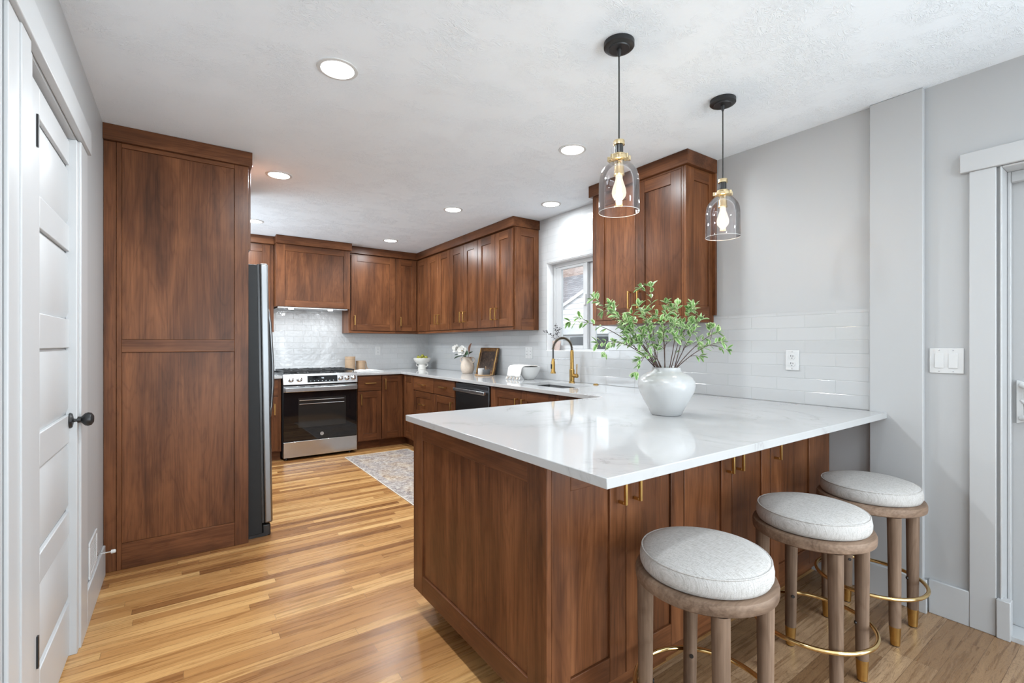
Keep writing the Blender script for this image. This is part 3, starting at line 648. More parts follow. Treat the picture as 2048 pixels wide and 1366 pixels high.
MB().box(-0.06, -0.012, 0.012, 0.885, 0.0, 0.075).build('toe_cover', BLACKG, r, bevel=0.008)
# --- base cabinets on the range wall
YC = 5.540                      # carcass face (door face 5.52)
DB = YB-YC-0.007
r = unit('base_cabinet', 'narrow wooden base cabinet between the refrigerator and the range', 'cabinet', (0.30, YC, 0), 0, 0.568, DB, 0.10, BT, toe=(0, 0.568, 0.06))
door(r, 0.24, 0.535, 0.700, 0.872, None, 'drawer', True); door(r, 0.24, 0.535, 0.112, 0.692, (0.500, 0.560, 0.12), st=0.065)
tag(MB().box(0.30, 0.872, 5.492, YB-0.007, CT0, CT1).build('countertop', QUARTZ, bevel=0.002), 'short white counter strip left of the range', 'countertop')
r = unit('base_cabinet', 'wooden base cabinet with one drawer over a door, right beside the range', 'cabinet', (1.668, YC, 0), 0, 0.2965, DB, 0.10, BT, toe=(0, 0.2965, 0.06))
door(r, 0.012, 0.294, 0.702, 0.872, (0.155, 0.790, 0.13, False), 'drawer', True)
door(r, 0.012, 0.294, 0.112, 0.694, (0.047, 0.600, 0.13), st=0.062)
XC = 2.255                      # carcass face of the sink run (door face 2.235)
DS = W-XC-0.007
r = unit('corner_base_cabinet', 'wooden corner base cabinet with two tall narrow doors', 'cabinet', (1.966, YC, 0), 0, XC-1.966-0.0005, DB, 0.10, BT, toe=(0, XC-1.966+0.06, 0.06))
MB().box(XC-1.966, W-1.966-0.007, 5.201-YC+0.001, DB, 0.10, BT).build('carcass', WV, r)
door(r, 0.004, 0.264, 0.112, 0.872, (0.040, 0.770, 0.13), st=0.062)
p = MB(); shaker(p, lambda u, v, n: (XC-1.966-max(n, .0005), u, v), 5.205-YC, 5.508-YC, 0.112, 0.872, st=0.062, st2=0.075); p.build('corner_door', [WV, WY], r, bevel=0.0018)
MB().box(XC-1.966+0.06, W-1.966-0.007, 5.202-YC, 0.0595, 0, 0.0995).build('toe_kick', WH, r)
# --- sink run bases
def base(label, y0, y1, toe=True, open_top=False, name='base_cabinet'):
    w = y0-y1; return unit(name, label, 'cabinet', (XC, y0, 0), -PI/2, w-0.001, DS, 0.10, BT, toe=(0, w-0.001, 0.06), open_top=open_top), w
r, w = base('wooden base cabinet with a stack of three drawers near the corner', 5.201, 4.662)
door(r, 0.004, w-0.004, 0.715, 0.872, (w/2, 0.790, 0.14, False), 'drawer', True)
door(r, 0.004, w-0.004, 0.420, 0.707, (w/2, 0.565, 0.14, False), 'drawer', rt=0.07, rb=0.07)
door(r, 0.004, w-0.004, 0.112, 0.412, (w/2, 0.265, 0.14, False), 'drawer', rt=0.07, rb=0.07)
r, w = base('wooden base cabinet with drawer over door, left of the dishwasher', 4.662, 4.150)
door(r, 0.004, w-0.030, 0.715, 0.872, (w/2-0.015, 0.800, 0.14, False), 'drawer', True)
door(r, 0.004, w-0.030, 0.112, 0.707, (w-0.07, 0.60, 0.13))
r, w = base('wooden sink base cabinet with two doors under the brass faucet', 3.509, 2.591, open_top=True)
s = 3.509-3.052
door(r, 0.035, s-0.0015, 0.112, 0.872, (s-0.045, 0.745, 0.13)); door(r, s+0.0015, w-0.035, 0.112, 0.872, (s+0.045, 0.745, 0.13))
for x0, x1 in ((0, 0.034), (w-0.034, w-0.001)): MB().box(x0, x1, -0.018, -0.0005, 0.10, BT).build('stile', WV, r, bevel=0.001)
r, w = base('plain wooden corner base cabinet where the sink run meets the peninsula', 2.591, 2.080)
MB().box(0, w-0.002, -0.018, -0.0005, 0.10, BT).build('filler_panel', WV, r, bevel=0.001)
# --- dishwasher
r = thing('dishwasher', 'dark stainless dishwasher with a bar handle under the sink counter', 'dishwasher', (XC, 4.149, 0), -PI/2); w = 0.638
MB().box(0.004, w-0.004, 0.0, DS, 0.02, 0.878).build('body', BLACKG, r)
dd = MB().box(0.010, w-0.010, -0.030, -0.0005, 0.11, 0.872).build('door', DSTEEL, r, bevel=0.004)
h = MB(); h.box(0.03, w-0.03, -0.072, -0.052, 0.795, 0.825); h.box(0.04, 0.07, -0.052, -0.0305, 0.80, 0.82).box(w-0.07, w-0.04, -0.052, -0.0305, 0.80, 0.82)
h.build('handle', STEEL, dd, bevel=0.004)
MB().box(0.01, w-0.01, 0.05-0.03, 0.10, 0.0, 0.0195).build('toe_kick', BLACKG, r)
# --- peninsula: three units facing the stools
YP = 1.105                      # carcass face (door face 1.085)
PD = 2.066-YP
def pen(label, x0, x1): return unit('peninsula_cabinet', label, 'cabinet', (x0, YP, 0), 0, x1-x0-0.0008, PD, 0.118, BT, 'peninsula base units', toe=(0.0, x1-x0-0.0008, 0.07)), x1-x0
r, w = pen('first peninsula base unit, two doors and framed end panel, behind the nearest stool', 0.909, 1.566)
bpy.data.objects.remove([o for o in r.children if o.name.startswith('toe_kick')][0])
MB().box(0.082, w-0.001, 0.062, PD+0.010, 0, 0.1175).build('toe_kick', WH, r)
s = 1.239-0.909
door(r, 0.0, s-0.0018, 0.130, 0.872, (s-0.012-0.022, 0.781, 0.13)); door(r, s+0.0018, w-0.003, 0.130, 0.872, (s+0.040, 0.781, 0.13))
MB().box(0, w-0.001, -0.016, -0.0005, 0.1, 0.128).build('bottom_rail', WH, r, bevel=0.001)
p = MB(); shaker(p, lambda u, v, n: (-0.0005-max(n, 0), u, v), -0.020, 2.068-YP, 0.112, BT, t=0.0195, st=0.096, st2=0.096, rt=0.070, rb=0.087)
p.build('end_panel', [WV, WY], r, bevel=0.002)
r, w = pen('middle peninsula base unit with two doors, behind the middle stool', 1.566, 2.2225)
s = 1.899-1.566
door(r, 0.002, s-0.0018, 0.130, 0.872, (s-0.038, 0.781, 0.13)); door(r, s+0.0018, w-0.002, 0.130, 0.872, (s+0.038, 0.781, 0.13))
MB().box(0, w-0.001, -0.016, -0.0005, 0.1, 0.128).build('bottom_rail', WH, r, bevel=0.001)
r, w = pen('last peninsula base unit with one door, next to the wall', 2.2225, W-0.0005)
door(r, 0.003, 2.695-2.2225, 0.130, 0.872, (0.040, 0.781, 0.13))
MB().box(2.697-2.2225, w-0.002, -0.018, -0.0005, 0.1, BT).build('filler_panel', WV, r, bevel=0.001)
MB().box(0, 2.696-2.2225, -0.016, -0.0005, 0.1, 0.128).build('bottom_rail', WH, r, bevel=0.001)
# --- the continuous worktop with the sink cut-out
SX0, SX1, SY0, SY1 = 2.37, 2.715, 2.70, 3.28
xs = [0.871, 1.660, 2.2, SX0, SX1, 2.8345, W-0.007]; ys = [0.825, 0.8985, 2.121, SY0, SY1, 5.492, YB-0.007]
def ins(x, y):
    if SX0 < x < SX1 and SY0 < y < SY1: return False
    if y < 2.121: return not (x > 2.8345 and y < 0.8985)
    if x > 2.2: return True
    return y > 5.492 and x > 1.660
tag(grid_slab(MB(), xs, ys, ins, CT0, CT1).build('countertop', QUARTZ, bevel=0.002), 'continuous white quartz worktop running from the range to the peninsula overhang', 'countertop')
# --- undermount sink
r = thing('sink', 'stainless undermount sink basin set in the white counter', 'sink', ((SX0+SX1)/2, (SY0+SY1)/2, CT0))
hx, hy = (SX1-SX0)/2+0.004, (SY1-SY0)/2+0.004
m = MB(); m.add([(-hx,-hy,-0.0008),(hx,-hy,-0.0008),(hx,hy,-0.0008),(-hx,hy,-0.0008),(-hx+.01,-hy+.01,-0.21),(hx-.01,-hy+.01,-0.21),(hx-.01,hy-.01,-0.21),(-hx+.01,hy-.01,-0.21)],
    [(0,1,5,4),(1,2,6,5),(2,3,7,6),(3,0,4,7),(4,5,6,7)])
o = m.build('basin', STEEL, r); sm = o.modifiers.new('wall', 'SOLIDIFY'); sm.thickness = 0.002; sm.offset = 1
MB().lathe([(0.045, -0.209), (0.04, -0.206), (0.02, -0.208), (0.0001, -0.208)], 24).build('drain', CHROME, r)

# ------------------------------------------------------------------ gas range
r = thing('range', 'stainless gas range with black oven glass door and front knobs', 'range', (0.876, 5.50, 0)); w = 0.782
D = YB-5.50-0.012
MB().box(0.003, w-0.003, 0.0, D, 0.03, 0.905).build('body', DGREY, r, bevel=0.003)
for x in (0.04, w-0.07):
    for y in (0.04, D-0.08): MB().lathe([(0.016, 0), (0.012, 0.0295)], 12, (x, y, 0)).build('foot', BLACKG, r)
m = MB(); m.box(0.0, w, -0.005, D, 0.9055, 0.925).box(0.0, w, D-0.03, D, 0.925, 0.94); m.build('cooktop', BLACKG, r, bevel=0.004)
for i, x0 in enumerate((0.015, 0.272, 0.529)):
    g = MB(); x1 = x0+0.238; y0, y1 = 0.045, D-0.05
    for q in (x0, x1-0.014): g.box(q, q+0.014, y0, y1, 0.945, 0.962)
    for q in (y0, (y0+y1)/2-0.007, y1-0.014): g.box(x0+0.014, x1-0.014, q, q+0.014, 0.945, 0.962)
    for q in (x0+0.085, x0+0.14): g.box(q, q+0.010, y0+0.014, y1-0.014, 0.950, 0.966)
    for qx in (x0+0.002, x1-0.012):
        for qy in (y0+0.002, y1-0.012): g.box(qx, qx+0.010, qy, qy+0.010, 0.9255, 0.945)
    g.build('grate', IRON, r, bevel=0.002)
for x, y, q in ((0.134, 0.17, 0.04), (0.134, 0.43, 0.034), (0.391, 0.30, 0.05), (0.648, 0.17, 0.045), (0.648, 0.43, 0.034)):
    MB().lathe([(q+0.012, 0.9255), (q+0.010, 0.931), (q, 0.933), (q, 0.942), (0.0001, 0.943)], 24, (x, y, 0)).build('burner', IRON, r)
cp = MB().prism([(-0.040, 0.815), (-0.0005, 0.815), (-0.0005, 0.926), (-0.016, 0.926)], 0.0, w, 'x').build('control_panel', STEEL, r, bevel=0.002)
sl = math.atan2(0.024, 0.111)
def panel_pt(z): return -0.040 + 0.024*(z-0.815)/0.111
for x in (0.075, 0.160, 0.592, 0.664, 0.736):
    e = MB(); e.lathe([(0.029, 0.0), (0.029, 0.006), (0.024, 0.010), (0.022, 0.030), (0.018, 0.033), (0.0001, 0.033)], 24)
    e.box(-0.004, 0.004, -0.022, 0.022, 0.033, 0.038)
    e.build('knob', CHROME, r, loc=(x, panel_pt(0.868)-0.0005, 0.868), rot=(PI/2-sl, 0, 0), bevel=0.001)
dp_ = MB().box(-0.158, 0.158, -0.036, 0.036, 0, 0.003).build('display', BGLASS, r, loc=(0.400, panel_pt(0.868)-0.0005, 0.868), rot=(PI/2-sl, 0, 0), bevel=0.001)
dg = MB()
for q in (-0.012, -0.003, 0.006):
    dg.box(q, q+0.006, 0.013, 0.0145, 0.0031, 0.0036).box(q+0.0045, q+0.006, 0.002, 0.013, 0.0031, 0.0036)
for q in range(7): dg.box(-0.13+q*0.04, -0.122+q*0.04, -0.022, -0.020, 0.0031, 0.0034)
dg.build('digits', DIGIT, dp_)
od = MB().box(0.004, w-0.004, -0.030, -0.0005, 0.205, 0.805).build('oven_door', BGLASS, r, bevel=0.003)
MB().box(0.004, w-0.004, -0.034, -0.0305, 0.735, 0.800).build('door_trim', STEEL, od, bevel=0.001)
vt = MB()
for x in (0.17, 0.27, 0.34, 0.45, 0.52, 0.62): vt.box(x, x+0.045, -0.0345, -0.0342, 0.788, 0.794)
vt.build('vent_slot', BLACKG, od)
h = MB(); h.box(0.012, w-0.012, -0.088, -0.068, 0.737, 0.786)
for x in (0.03, w-0.06): h.box(x, x+0.03, -0.068, -0.0345, 0.75, 0.775)
h.build('handle', STEEL, od, bevel=0.006, seg=3)
ow = MB().box(0.150, w-0.130, -0.0308, -0.0302, 0.345, 0.665).build('window', WINGLASS_OVEN, od)
rk = MB()
for z in (0.60, 0.640): rk.tube([(0.16, -0.032, z), (w-0.15, -0.032, z)], 0.003, 6)
rk.build('rack', CHROME, od)
bd = MB(); bd.lathe([(0.019, 0), (0.019, 0.0025), (0.0001, 0.0025)], 24, (0.392, -0.0305, 0.262), 'y'); bd.v = [(x, -0.0305-(y+0.0305), z) for x, y, z in bd.v]
bd.build('badge', CHROME, od)
sc_ = MB(); sc_.tube([(0.392+0.013*math.cos(a), -0.0335, 0.262+0.013*math.sin(a)) for a in [i*PI/12 for i in range(24)]], 0.0010, 5, closed=True)
sc_.tube([(0.392-0.004+0.005*math.cos(a), -0.0335, 0.262+0.006*math.sin(a)) for a in [0.6+i*0.5 for i in range(11)]], 0.0009, 5)
sc_.tube([(0.392+0.006+0.004*math.cos(a), -0.0335, 0.262+0.006*math.sin(a)) for a in [0.9+i*0.45 for i in range(10)]], 0.0009, 5)
sc_.build('badge_mark', DGREY, od)
MB().box(0.004, w-0.004, -0.030, -0.0005, 0.032, 0.200).build('storage_drawer', STEEL, r, bevel=0.003)

# ------------------------------------------------------------------ faucet and counter button
r = thing('faucet', 'antique brass spring neck kitchen faucet standing behind the sink', 'faucet', (2.79, 3.055, CT1))
MB().lathe([(0.027, 0), (0.027, 0.006), (0.022, 0.010), (0.022, 0.115), (0.017, 0.120), (0.016, 0.270), (0.0135, 0.275), (0.0135, 0.285)], 24).build('column', ABRASS, r)
dirx, diry = -0.955, 0.296
ap = []
for i in range(33):
    a = PI*i/32; R_ = 0.089
    ap.append((dirx*(R_-R_*math.cos(a)), diry*(R_-R_*math.cos(a)), 0.285+0.100*math.sin(a)*1.05))
ap += [(dirx*0.178, diry*0.178, 0.285-k*0.02) for k in range(1, 5)]
MB().tube(ap, 0.0065, 10).build('hose', BLACKM, r)
sp_ = []; Nn = 26*10
def along(tt):
    q = tt*(len(ap)-6); i = int(q); fr = q-i
    return Vector(ap[i]).lerp(Vector(ap[i+1]), fr), (Vector(ap[i+1])-Vector(ap[i])).normalized()
for i in range(Nn):
    p_, tg = along(i/Nn*0.999); side = Vector((diry, -dirx, 0)).normalized(); nn = tg.cross(side)
    a = 2*PI*i/10; sp_.append(p_+side*(0.011*math.cos(a))+nn*(0.011*math.sin(a)))
MB().tube(sp_, 0.0021, 5).build('spring', DBRASS, r)
hx_, hy_ = dirx*0.178, diry*0.178
MB().lathe([(0.023, 0.084), (0.023, 0.094), (0.017, 0.104), (0.0165, 0.185), (0.014, 0.190), (0.012, 0.212)], 22, (hx_, hy_, 0)).build('spray_head', ABRASS, r)
MB().box(hx_-0.024, hx_-0.0166, hy_-0.006, hy_+0.006, 0.125, 0.165).build('spray_button', BLACKM, r, bevel=0.002)
MB().tube([(dirx*0.015, diry*0.015, 0.205), (hx_-dirx*0.013, hy_-diry*0.013, 0.205)], 0.0045, 10).build('support_arm', CHROME, r)
MB().lathe([(0.017, 0.0), (0.017, 0.045), (0.012, 0.05)], 20, (0, -0.022, 0.062), 'y').build('valve', ABRASS, r, rot=(0, 0, 0)).scale = (1, 1, 1)
v_ = [o for o in r.children if o.name.startswith('valve')][0]
for vv in v_.data.vertices: vv.co.y = -0.022-(vv.co.y+0.022)
v_.data.flip_normals()
MB().tube([(0, -0.060, 0.075), (0, -0.062, 0.12), (0.0, -0.064, 0.165)], 0.0045, 8).build('lever', ABRASS, r)
tag(MB().lathe([(0.024, 0), (0.024, 0.004), (0.017, 0.007), (0.016, 0.010), (0.0001, 0.010)], 24).build('air_switch', ABRASS, loc=(2.80, 2.775, CT1)), 'small round brass button on the counter right of the sink', 'button')

# ------------------------------------------------------------------ wall plates
def outlet(label, loc, rotz, w=0.072, h=0.115, kind='duplex', cat='outlet', group=None):
    r = thing('wall_outlet' if cat == 'outlet' else 'light_switch', label, cat, loc, rotz, group)
    MB().box(-w/2, w/2, -0.006, -0.0004, -h/2, h/2).build('plate', PLAST, r, bevel=0.002)
    if kind == 'duplex':
        for z in (-0.021, 0.021):
            q = MB().lathe([(0.0165, -0.0085), (0.0165, -0.0062)], 20, (0, 0, z), 'y').build('socket', PLAST, r, bevel=0.0005)
            MB().box(-0.007, -0.0045, -0.0092, -0.0086, z-0.001, z+0.009).box(0.0045, 0.007, -0.0092, -0.0086, z-0.001, z+0.007).box(-0.002, 0.002, -0.0092, -0.0086, z-0.011, z-0.007).build('slot', BLACKG, q)
    elif kind == 'gang':
        for x in (-0.030, 0.030):
            q = MB().box(x-0.018, x+0.018, -0.010, -0.0062, -0.034, 0.034).build('socket', PLAST, r, bevel=0.0015)
            MB().box(x-0.007, x-0.0045, -0.0106, -0.0101, 0.010, 0.020).box(x+0.0045, x+0.007, -0.0106, -0.0101, 0.010, 0.020).box(x-0.007, x-0.0045, -0.0106, -0.0101, -0.020, -0.010).box(x+0.0045, x+0.007, -0.0106, -0.0101, -0.020, -0.010).build('slot', BLACKG, q)
    elif kind == 'rocker':
        for x in (-0.024, 0.024):
            MB().prism([(-0.0098, -0.033), (-0.0062, -0.033), (-0.0062, 0.033), (-0.0075, 0.033)], x-0.0155, x+0.0155, 'x').build('rocker', PLAST, r, bevel=0.001)
    for z in (-0.048, 0.048):
        for x in ((0,) if kind == 'duplex' else (-0.024, 0.024)): MB().lathe([(0.0025, -0.0075), (0.0025, -0.006)], 10, (x, 0, z), 'y').build('screw', CHROME, r)
    return r
outlet('white duplex outlet on the tile between the leafy vase and the corner post', (W-t, 1.272, 1.159), -PI/2)
outlet('white two gang outlet on the tile left of the sink window', (W-t, 3.762, 1.163), -PI/2, 0.118, 0.115, 'gang')
outlet('white outlet on the tile between the canisters and the fruit bowl', (2.128, YB-t, 1.163), 0)
outlet('white double rocker light switch on the wall left of the right hand door', (W, 0.612, 1.175), -PI/2, 0.118, 0.115, 'rocker', 'switch')

# ------------------------------------------------------------------ ceiling lights
proto = thing('ceiling_light', 'largest round recessed ceiling light, nearest the camera', 'light', (0.556, 2.117, H), 0, 'recessed ceiling lights')
MB().lathe([(0.066, -0.001), (0.070, -0.006), (0.084, -0.004), (0.086, -0.0006)], 40, cap=False).build('trim_ring', PLAST, proto)
MB().lathe([(0.0001, -0.0035), (0.068, -0.0035)], 40, cap=False).build('diffuser', LEDW, proto)
spots = [(0.556, 2.117, None), (0.563, 3.684, 'recessed ceiling light right of the tall panel crown, second in the left row'), (0.574, 5.2, 'recessed ceiling light half hidden behind the tall brown panel'),
         (1.978, 5.266, 'small recessed ceiling light in front of the far cabinet corner'), (1.98, 3.732, 'recessed ceiling light in the middle of the right hand row'),
         (2.591, 3.102, 'recessed ceiling light above the sink window'), (1.974, 2.157, 'recessed ceiling light just left of the nearer pendant')]
for i, (x, y, lab) in enumerate(spots):
    o = proto if i == 0 else copy_tree(proto)
    o.location = (x, y, H)
    if lab: o['label'] = lab
    area('downlight', (x, y, H-0.012), (0, 0, 0), 0.13, 0.13, 4.5 if x > 2.5 else (20 if x < 1 else 12), (0.90, 0.96, 1.0), 'DISK')

# ------------------------------------------------------------------ pendants
def pendant():
    r = thing('pendant_lamp', 'nearer clear glass jar pendant lamp with brass collar, hanging lower left', 'lamp', (1.427, 1.286, H), 0, 'jar pendants over the peninsula')
    MB().lathe([(0.0001, -0.028), (0.040, -0.028), (0.042, -0.024), (0.056, -0.022), (0.060, -0.018), (0.060, -0.0006)], 40).build('canopy', BLACKM, r)
    MB().lathe([(0.0001, -0.056), (0.004, -0.056), (0.008, -0.044), (0.010, -0.0285)], 16).build('cord_grip', BLACKM, r)
    MB().tube([(0, 0, -0.05), (0.0006, 0, -0.2), (0, 0, -0.392)], 0.0028, 8).build('cord', CORD, r)
    MB().lathe([(0.010, -0.390), (0.0215, -0.392), (0.0225, -0.396), (0.0225, -0.409), (0.016, -0.411)], 28).build('cap', PALEBRASS, r)
    MB().lathe([(0.0165, -0.411), (0.0165, -0.446)], 28).build('socket_sleeve', BLACKG, r)
    m = MB(); m.lathe([(0.0225, -0.444), (0.027, -0.447), (0.028, -0.452), (0.041, -0.460), (0.042, -0.473), (0.037, -0.476), (0.02, -0.476)], 32)
    for i in range(8):
        a = i*PI/4; c_, s_ = math.cos(a), math.sin(a); m.lathe([(0.006, -0.472), (0.006, -0.455)], 8, (0.040*c_, 0.040*s_, 0))
    m.build('collar', PALEBRASS, r)
    MB().lathe([(0.0195, -0.477), (0.0195, -0.520), (0.0215, -0.524), (0.0215, -0.530), (0.0135, -0.531)], 28).build('lamp_holder', PALEBRASS, r)
    gl = MB(); prof = [(0.036, -0.4765), (0.043, -0.482), (0.056, -0.496), (0.069, -0.514), (0.0765, -0.535), (0.079, -0.56), (0.0795, -0.62), (0.0805, -0.676)]
    gl.lathe(prof + [(0.0785, -0.676)] + [(a-0.002, z) for a, z in reversed(prof[1:-1])], 48, cap=False)
    gl.build('glass_shade', JAR, r, smooth=60)
    rim = MB(); rim.tube([(0.0795*math.cos(2*PI*i/48), 0.0795*math.sin(2*PI*i/48), -0.6765) for i in range(48)], 0.0011, 6, closed=True)
    rim.build('glass_rim', CERAM, r)
    bl = MB(); bl.lathe([(0.013, -0.531), (0.014, -0.545), (0.019, -0.562), (0.0265, -0.585), (0.0285, -0.600), (0.026, -0.614), (0.017, -0.626), (0.006, -0.631), (0.003, -0.636), (0.0001, -0.637)], 24)
    bulb = bl.build('bulb', BULBG, r, smooth=60)
    fl = MB()
    for i in range(6):
        a = i*PI/3; a2 = a+PI/6
        fl.tube([(0.005*math.cos(a), 0.005*math.sin(a), -0.547), (0.013*math.cos(a), 0.013*math.sin(a), -0.612), (0.013*math.cos(a2), 0.013*math.sin(a2), -0.612), (0.005*math.cos(a2), 0.005*math.sin(a2), -0.547)], 0.0012, 5)
    fl.build('filament', FILAMENT, bulb)
    return r
p1 = pendant(); p2 = copy_tree(p1); p2.location = (2.180, 1.293, H)
p2['label'] = 'farther clear glass jar pendant lamp, in front of the plain wall to the right'
for q in (p1, p2):
    l = bpy.data.lights.new('pendant_bulb_light', 'POINT'); l.energy = 2.5; l.color = (1, 0.86, 0.68); l.shadow_soft_size = 0.013
    o = bpy.data.objects.new('pendant_bulb_light', l); COL.objects.link(o); o.location = (q.location.x, q.location.y, H-0.592)

# ------------------------------------------------------------------ bar stools
def stool():
    r = thing('bar_stool', 'round cushioned bar stool nearest the camera at the counter corner', 'stool', (1.288, 0.824, 0), 0, 'round bar stools at the peninsula')
    MB().lathe([(0.10, 0.535), (0.192, 0.535), (0.199, 0.540), (0.2, 0.548), (0.2, 0.562), (0.197, 0.570), (0.190, 0.573), (0.06, 0.573)], 64).build('seat_frame', SWH, r)
    cu = MB(); cu.lathe([(0.06, 0.5738), (0.172, 0.5738), (0.181, 0.577), (0.186, 0.588), (0.187, 0.605), (0.184, 0.621), (0.180, 0.629), (0.170, 0.635), (0.145, 0.643), (0.110, 0.649), (0.06, 0.653), (0.0001, 0.6545)], 64)
    c_ = cu.build('cushion', LINEN, r, smooth=80)
    pp = MB(); pp.tube([(0.1805*math.cos(2*PI*i/64), 0.1805*math.sin(2*PI*i/64), 0.6285) for i in range(64)], 0.0026, 6, closed=True); pp.build('piping', LINEN, c_)
    for sx in (-1, 1):
        for sy in (-1, 1):
            b = MB(); cx, cy = 0.118*sx, 0.124*sy; fx_, fy_ = 0.113*sx, 0.126*sy
            def leg(za, zb, ra, rb, n=6):
                pts = []; rs = []
                for i in range(n+1):
                    k = i/n; z = za+(zb-za)*k; s = z/0.535
                    pts.append((fx_+(cx-fx_)*s, fy_+(cy-fy_)*s, z)); rs.append(ra+(rb-ra)*k)
                return pts, rs
            pts, rs = leg(0.080, 0.5345, 0.0205, 0.0245); b.tube(pts, rs, 20); l_ = b.build('leg', SWV, r, smooth=60)
            b = MB(); pts, rs = leg(0.004, 0.0798, 0.0165, 0.0205); b.tube(pts, rs, 20); b.build('ferrule', BRASS, l_, smooth=60)
            b = MB(); pts, rs = leg(0.0, 0.0038, 0.014, 0.014, 1); b.tube(pts, rs, 16); b.build('glide', BLACKG, l_)
            dx, dy = -sx*0.7071, -sy*0.7071; b = MB(); ix, iy = 0.1145*sx+dx*0.0205, 0.125*sy+dy*0.0205
            b.tube([(ix, iy, 0.212), (ix+dx*0.004, iy+dy*0.004, 0.212)], 0.0065, 12); b.build('screw', BLACKG, l_)
    rg = MB(); rg.tube([(0.201*math.cos(2*PI*i/72), 0.201*math.sin(2*PI*i/72), 0.205) for i in range(72)], 0.0078, 12, closed=True)
    rg.build('foot_ring', GOLD, r, smooth=80)
    return r
st0 = stool()
for loc, lab in (((1.958, 0.804, 0), 'round cushioned bar stool in the middle of the three'), ((2.537, 0.804, 0), 'round cushioned bar stool farthest along, beside the wall post')):
    o = copy_tree(st0); o.location = loc; o['label'] = lab

# ------------------------------------------------------------------ rug
rg = thing('runner_rug', 'faded grey and brown patterned runner rug on the wood floor', 'rug', (1.83, 4.08, 0))
m = MB(); nx, ny = 24, 80
m.box(-0.36, 0.36, -1.20, 1.20, 0.0004, 0.007); m.build('pile', RUG, rg, bevel=0.003)
m = MB()
m.box(-0.368, -0.3602, -1.205, 1.205, 0.0004, 0.0075).box(0.3602, 0.368, -1.205, 1.205, 0.0004, 0.0075).box(-0.36, 0.36, 1.2002, 1.207, 0.0004, 0.0075).box(-0.36, 0.36, -1.207, -1.2002, 0.0004, 0.0075)
m.build('binding', RUGEDGE, rg, bevel=0.002)

# ------------------------------------------------------------------ leafy vase on the peninsula
VX, VY = 1.90, 1.415
tag(MB().lathe([(0.0001, 0.0), (0.066, 0.0), (0.071, 0.004), (0.083, 0.030), (0.108, 0.075), (0.127, 0.115), (0.1325, 0.140), (0.130, 0.160), (0.118, 0.180), (0.098, 0.194), (0.078, 0.203), (0.068, 0.211), (0.064, 0.222), (0.066, 0.2265),
    (0.063, 0.2265), (0.060, 0.215), (0.062, 0.205), (0.11, 0.175), (0.124, 0.14), (0.10, 0.07), (0.06, 0.012), (0.0001, 0.010)], 56, cap=False).build('vase', MATTEV, loc=(VX, VY, CT1+0.0003), smooth=80),
    'large round white ceramic vase on the peninsula counter', 'vase')
def add_leaf(mb, base, d, up, L, wd):
    d = d.normalized(); s = d.cross(up)
    if s.length < 1e-4: s = d.orthogonal()
    s.normalize(); n = s.cross(d)
    prof = [(0.0, 0.05), (0.22, 0.62), (0.5, 1.0), (0.75, 0.82), (0.92, 0.40), (1.0, 0.03)]
    def pt(t, u): return base + d*(L*t) + s*(wd*0.5*u) + n*(-0.10*L*t*t*1.2 + 0.18*wd*abs(u))
    V = []; 
    for t, w_ in prof:
        for k in (-1.0, -0.55, 0, 0.55, 1.0): V.append(pt(t, k*w_))
    Fi = []; Fo = []
    for i in range(len(prof)-1):
        for k in range(4):
            q = (i*5+k, i*5+k+1, (i+1)*5+k+1, (i+1)*5+k); (Fi if k in (1, 2) and 0 < i < 4 else Fo).append(q)
    b0 = len(mb.v); mb.add(V, [], 0)
    mb.f += [tuple(a+b0 for a in q) for q in Fi]; mb.m += [0]*len(Fi)
    mb.f += [tuple(a+b0 for a in q) for q in Fo]; mb.m += [1]*len(Fo)
def bez(p0, p1, p2, n):
    return [p0*(1-k)**2 + p1*2*k*(1-k) + p2*k*k for k in [i/n for i in range(n+1)]]
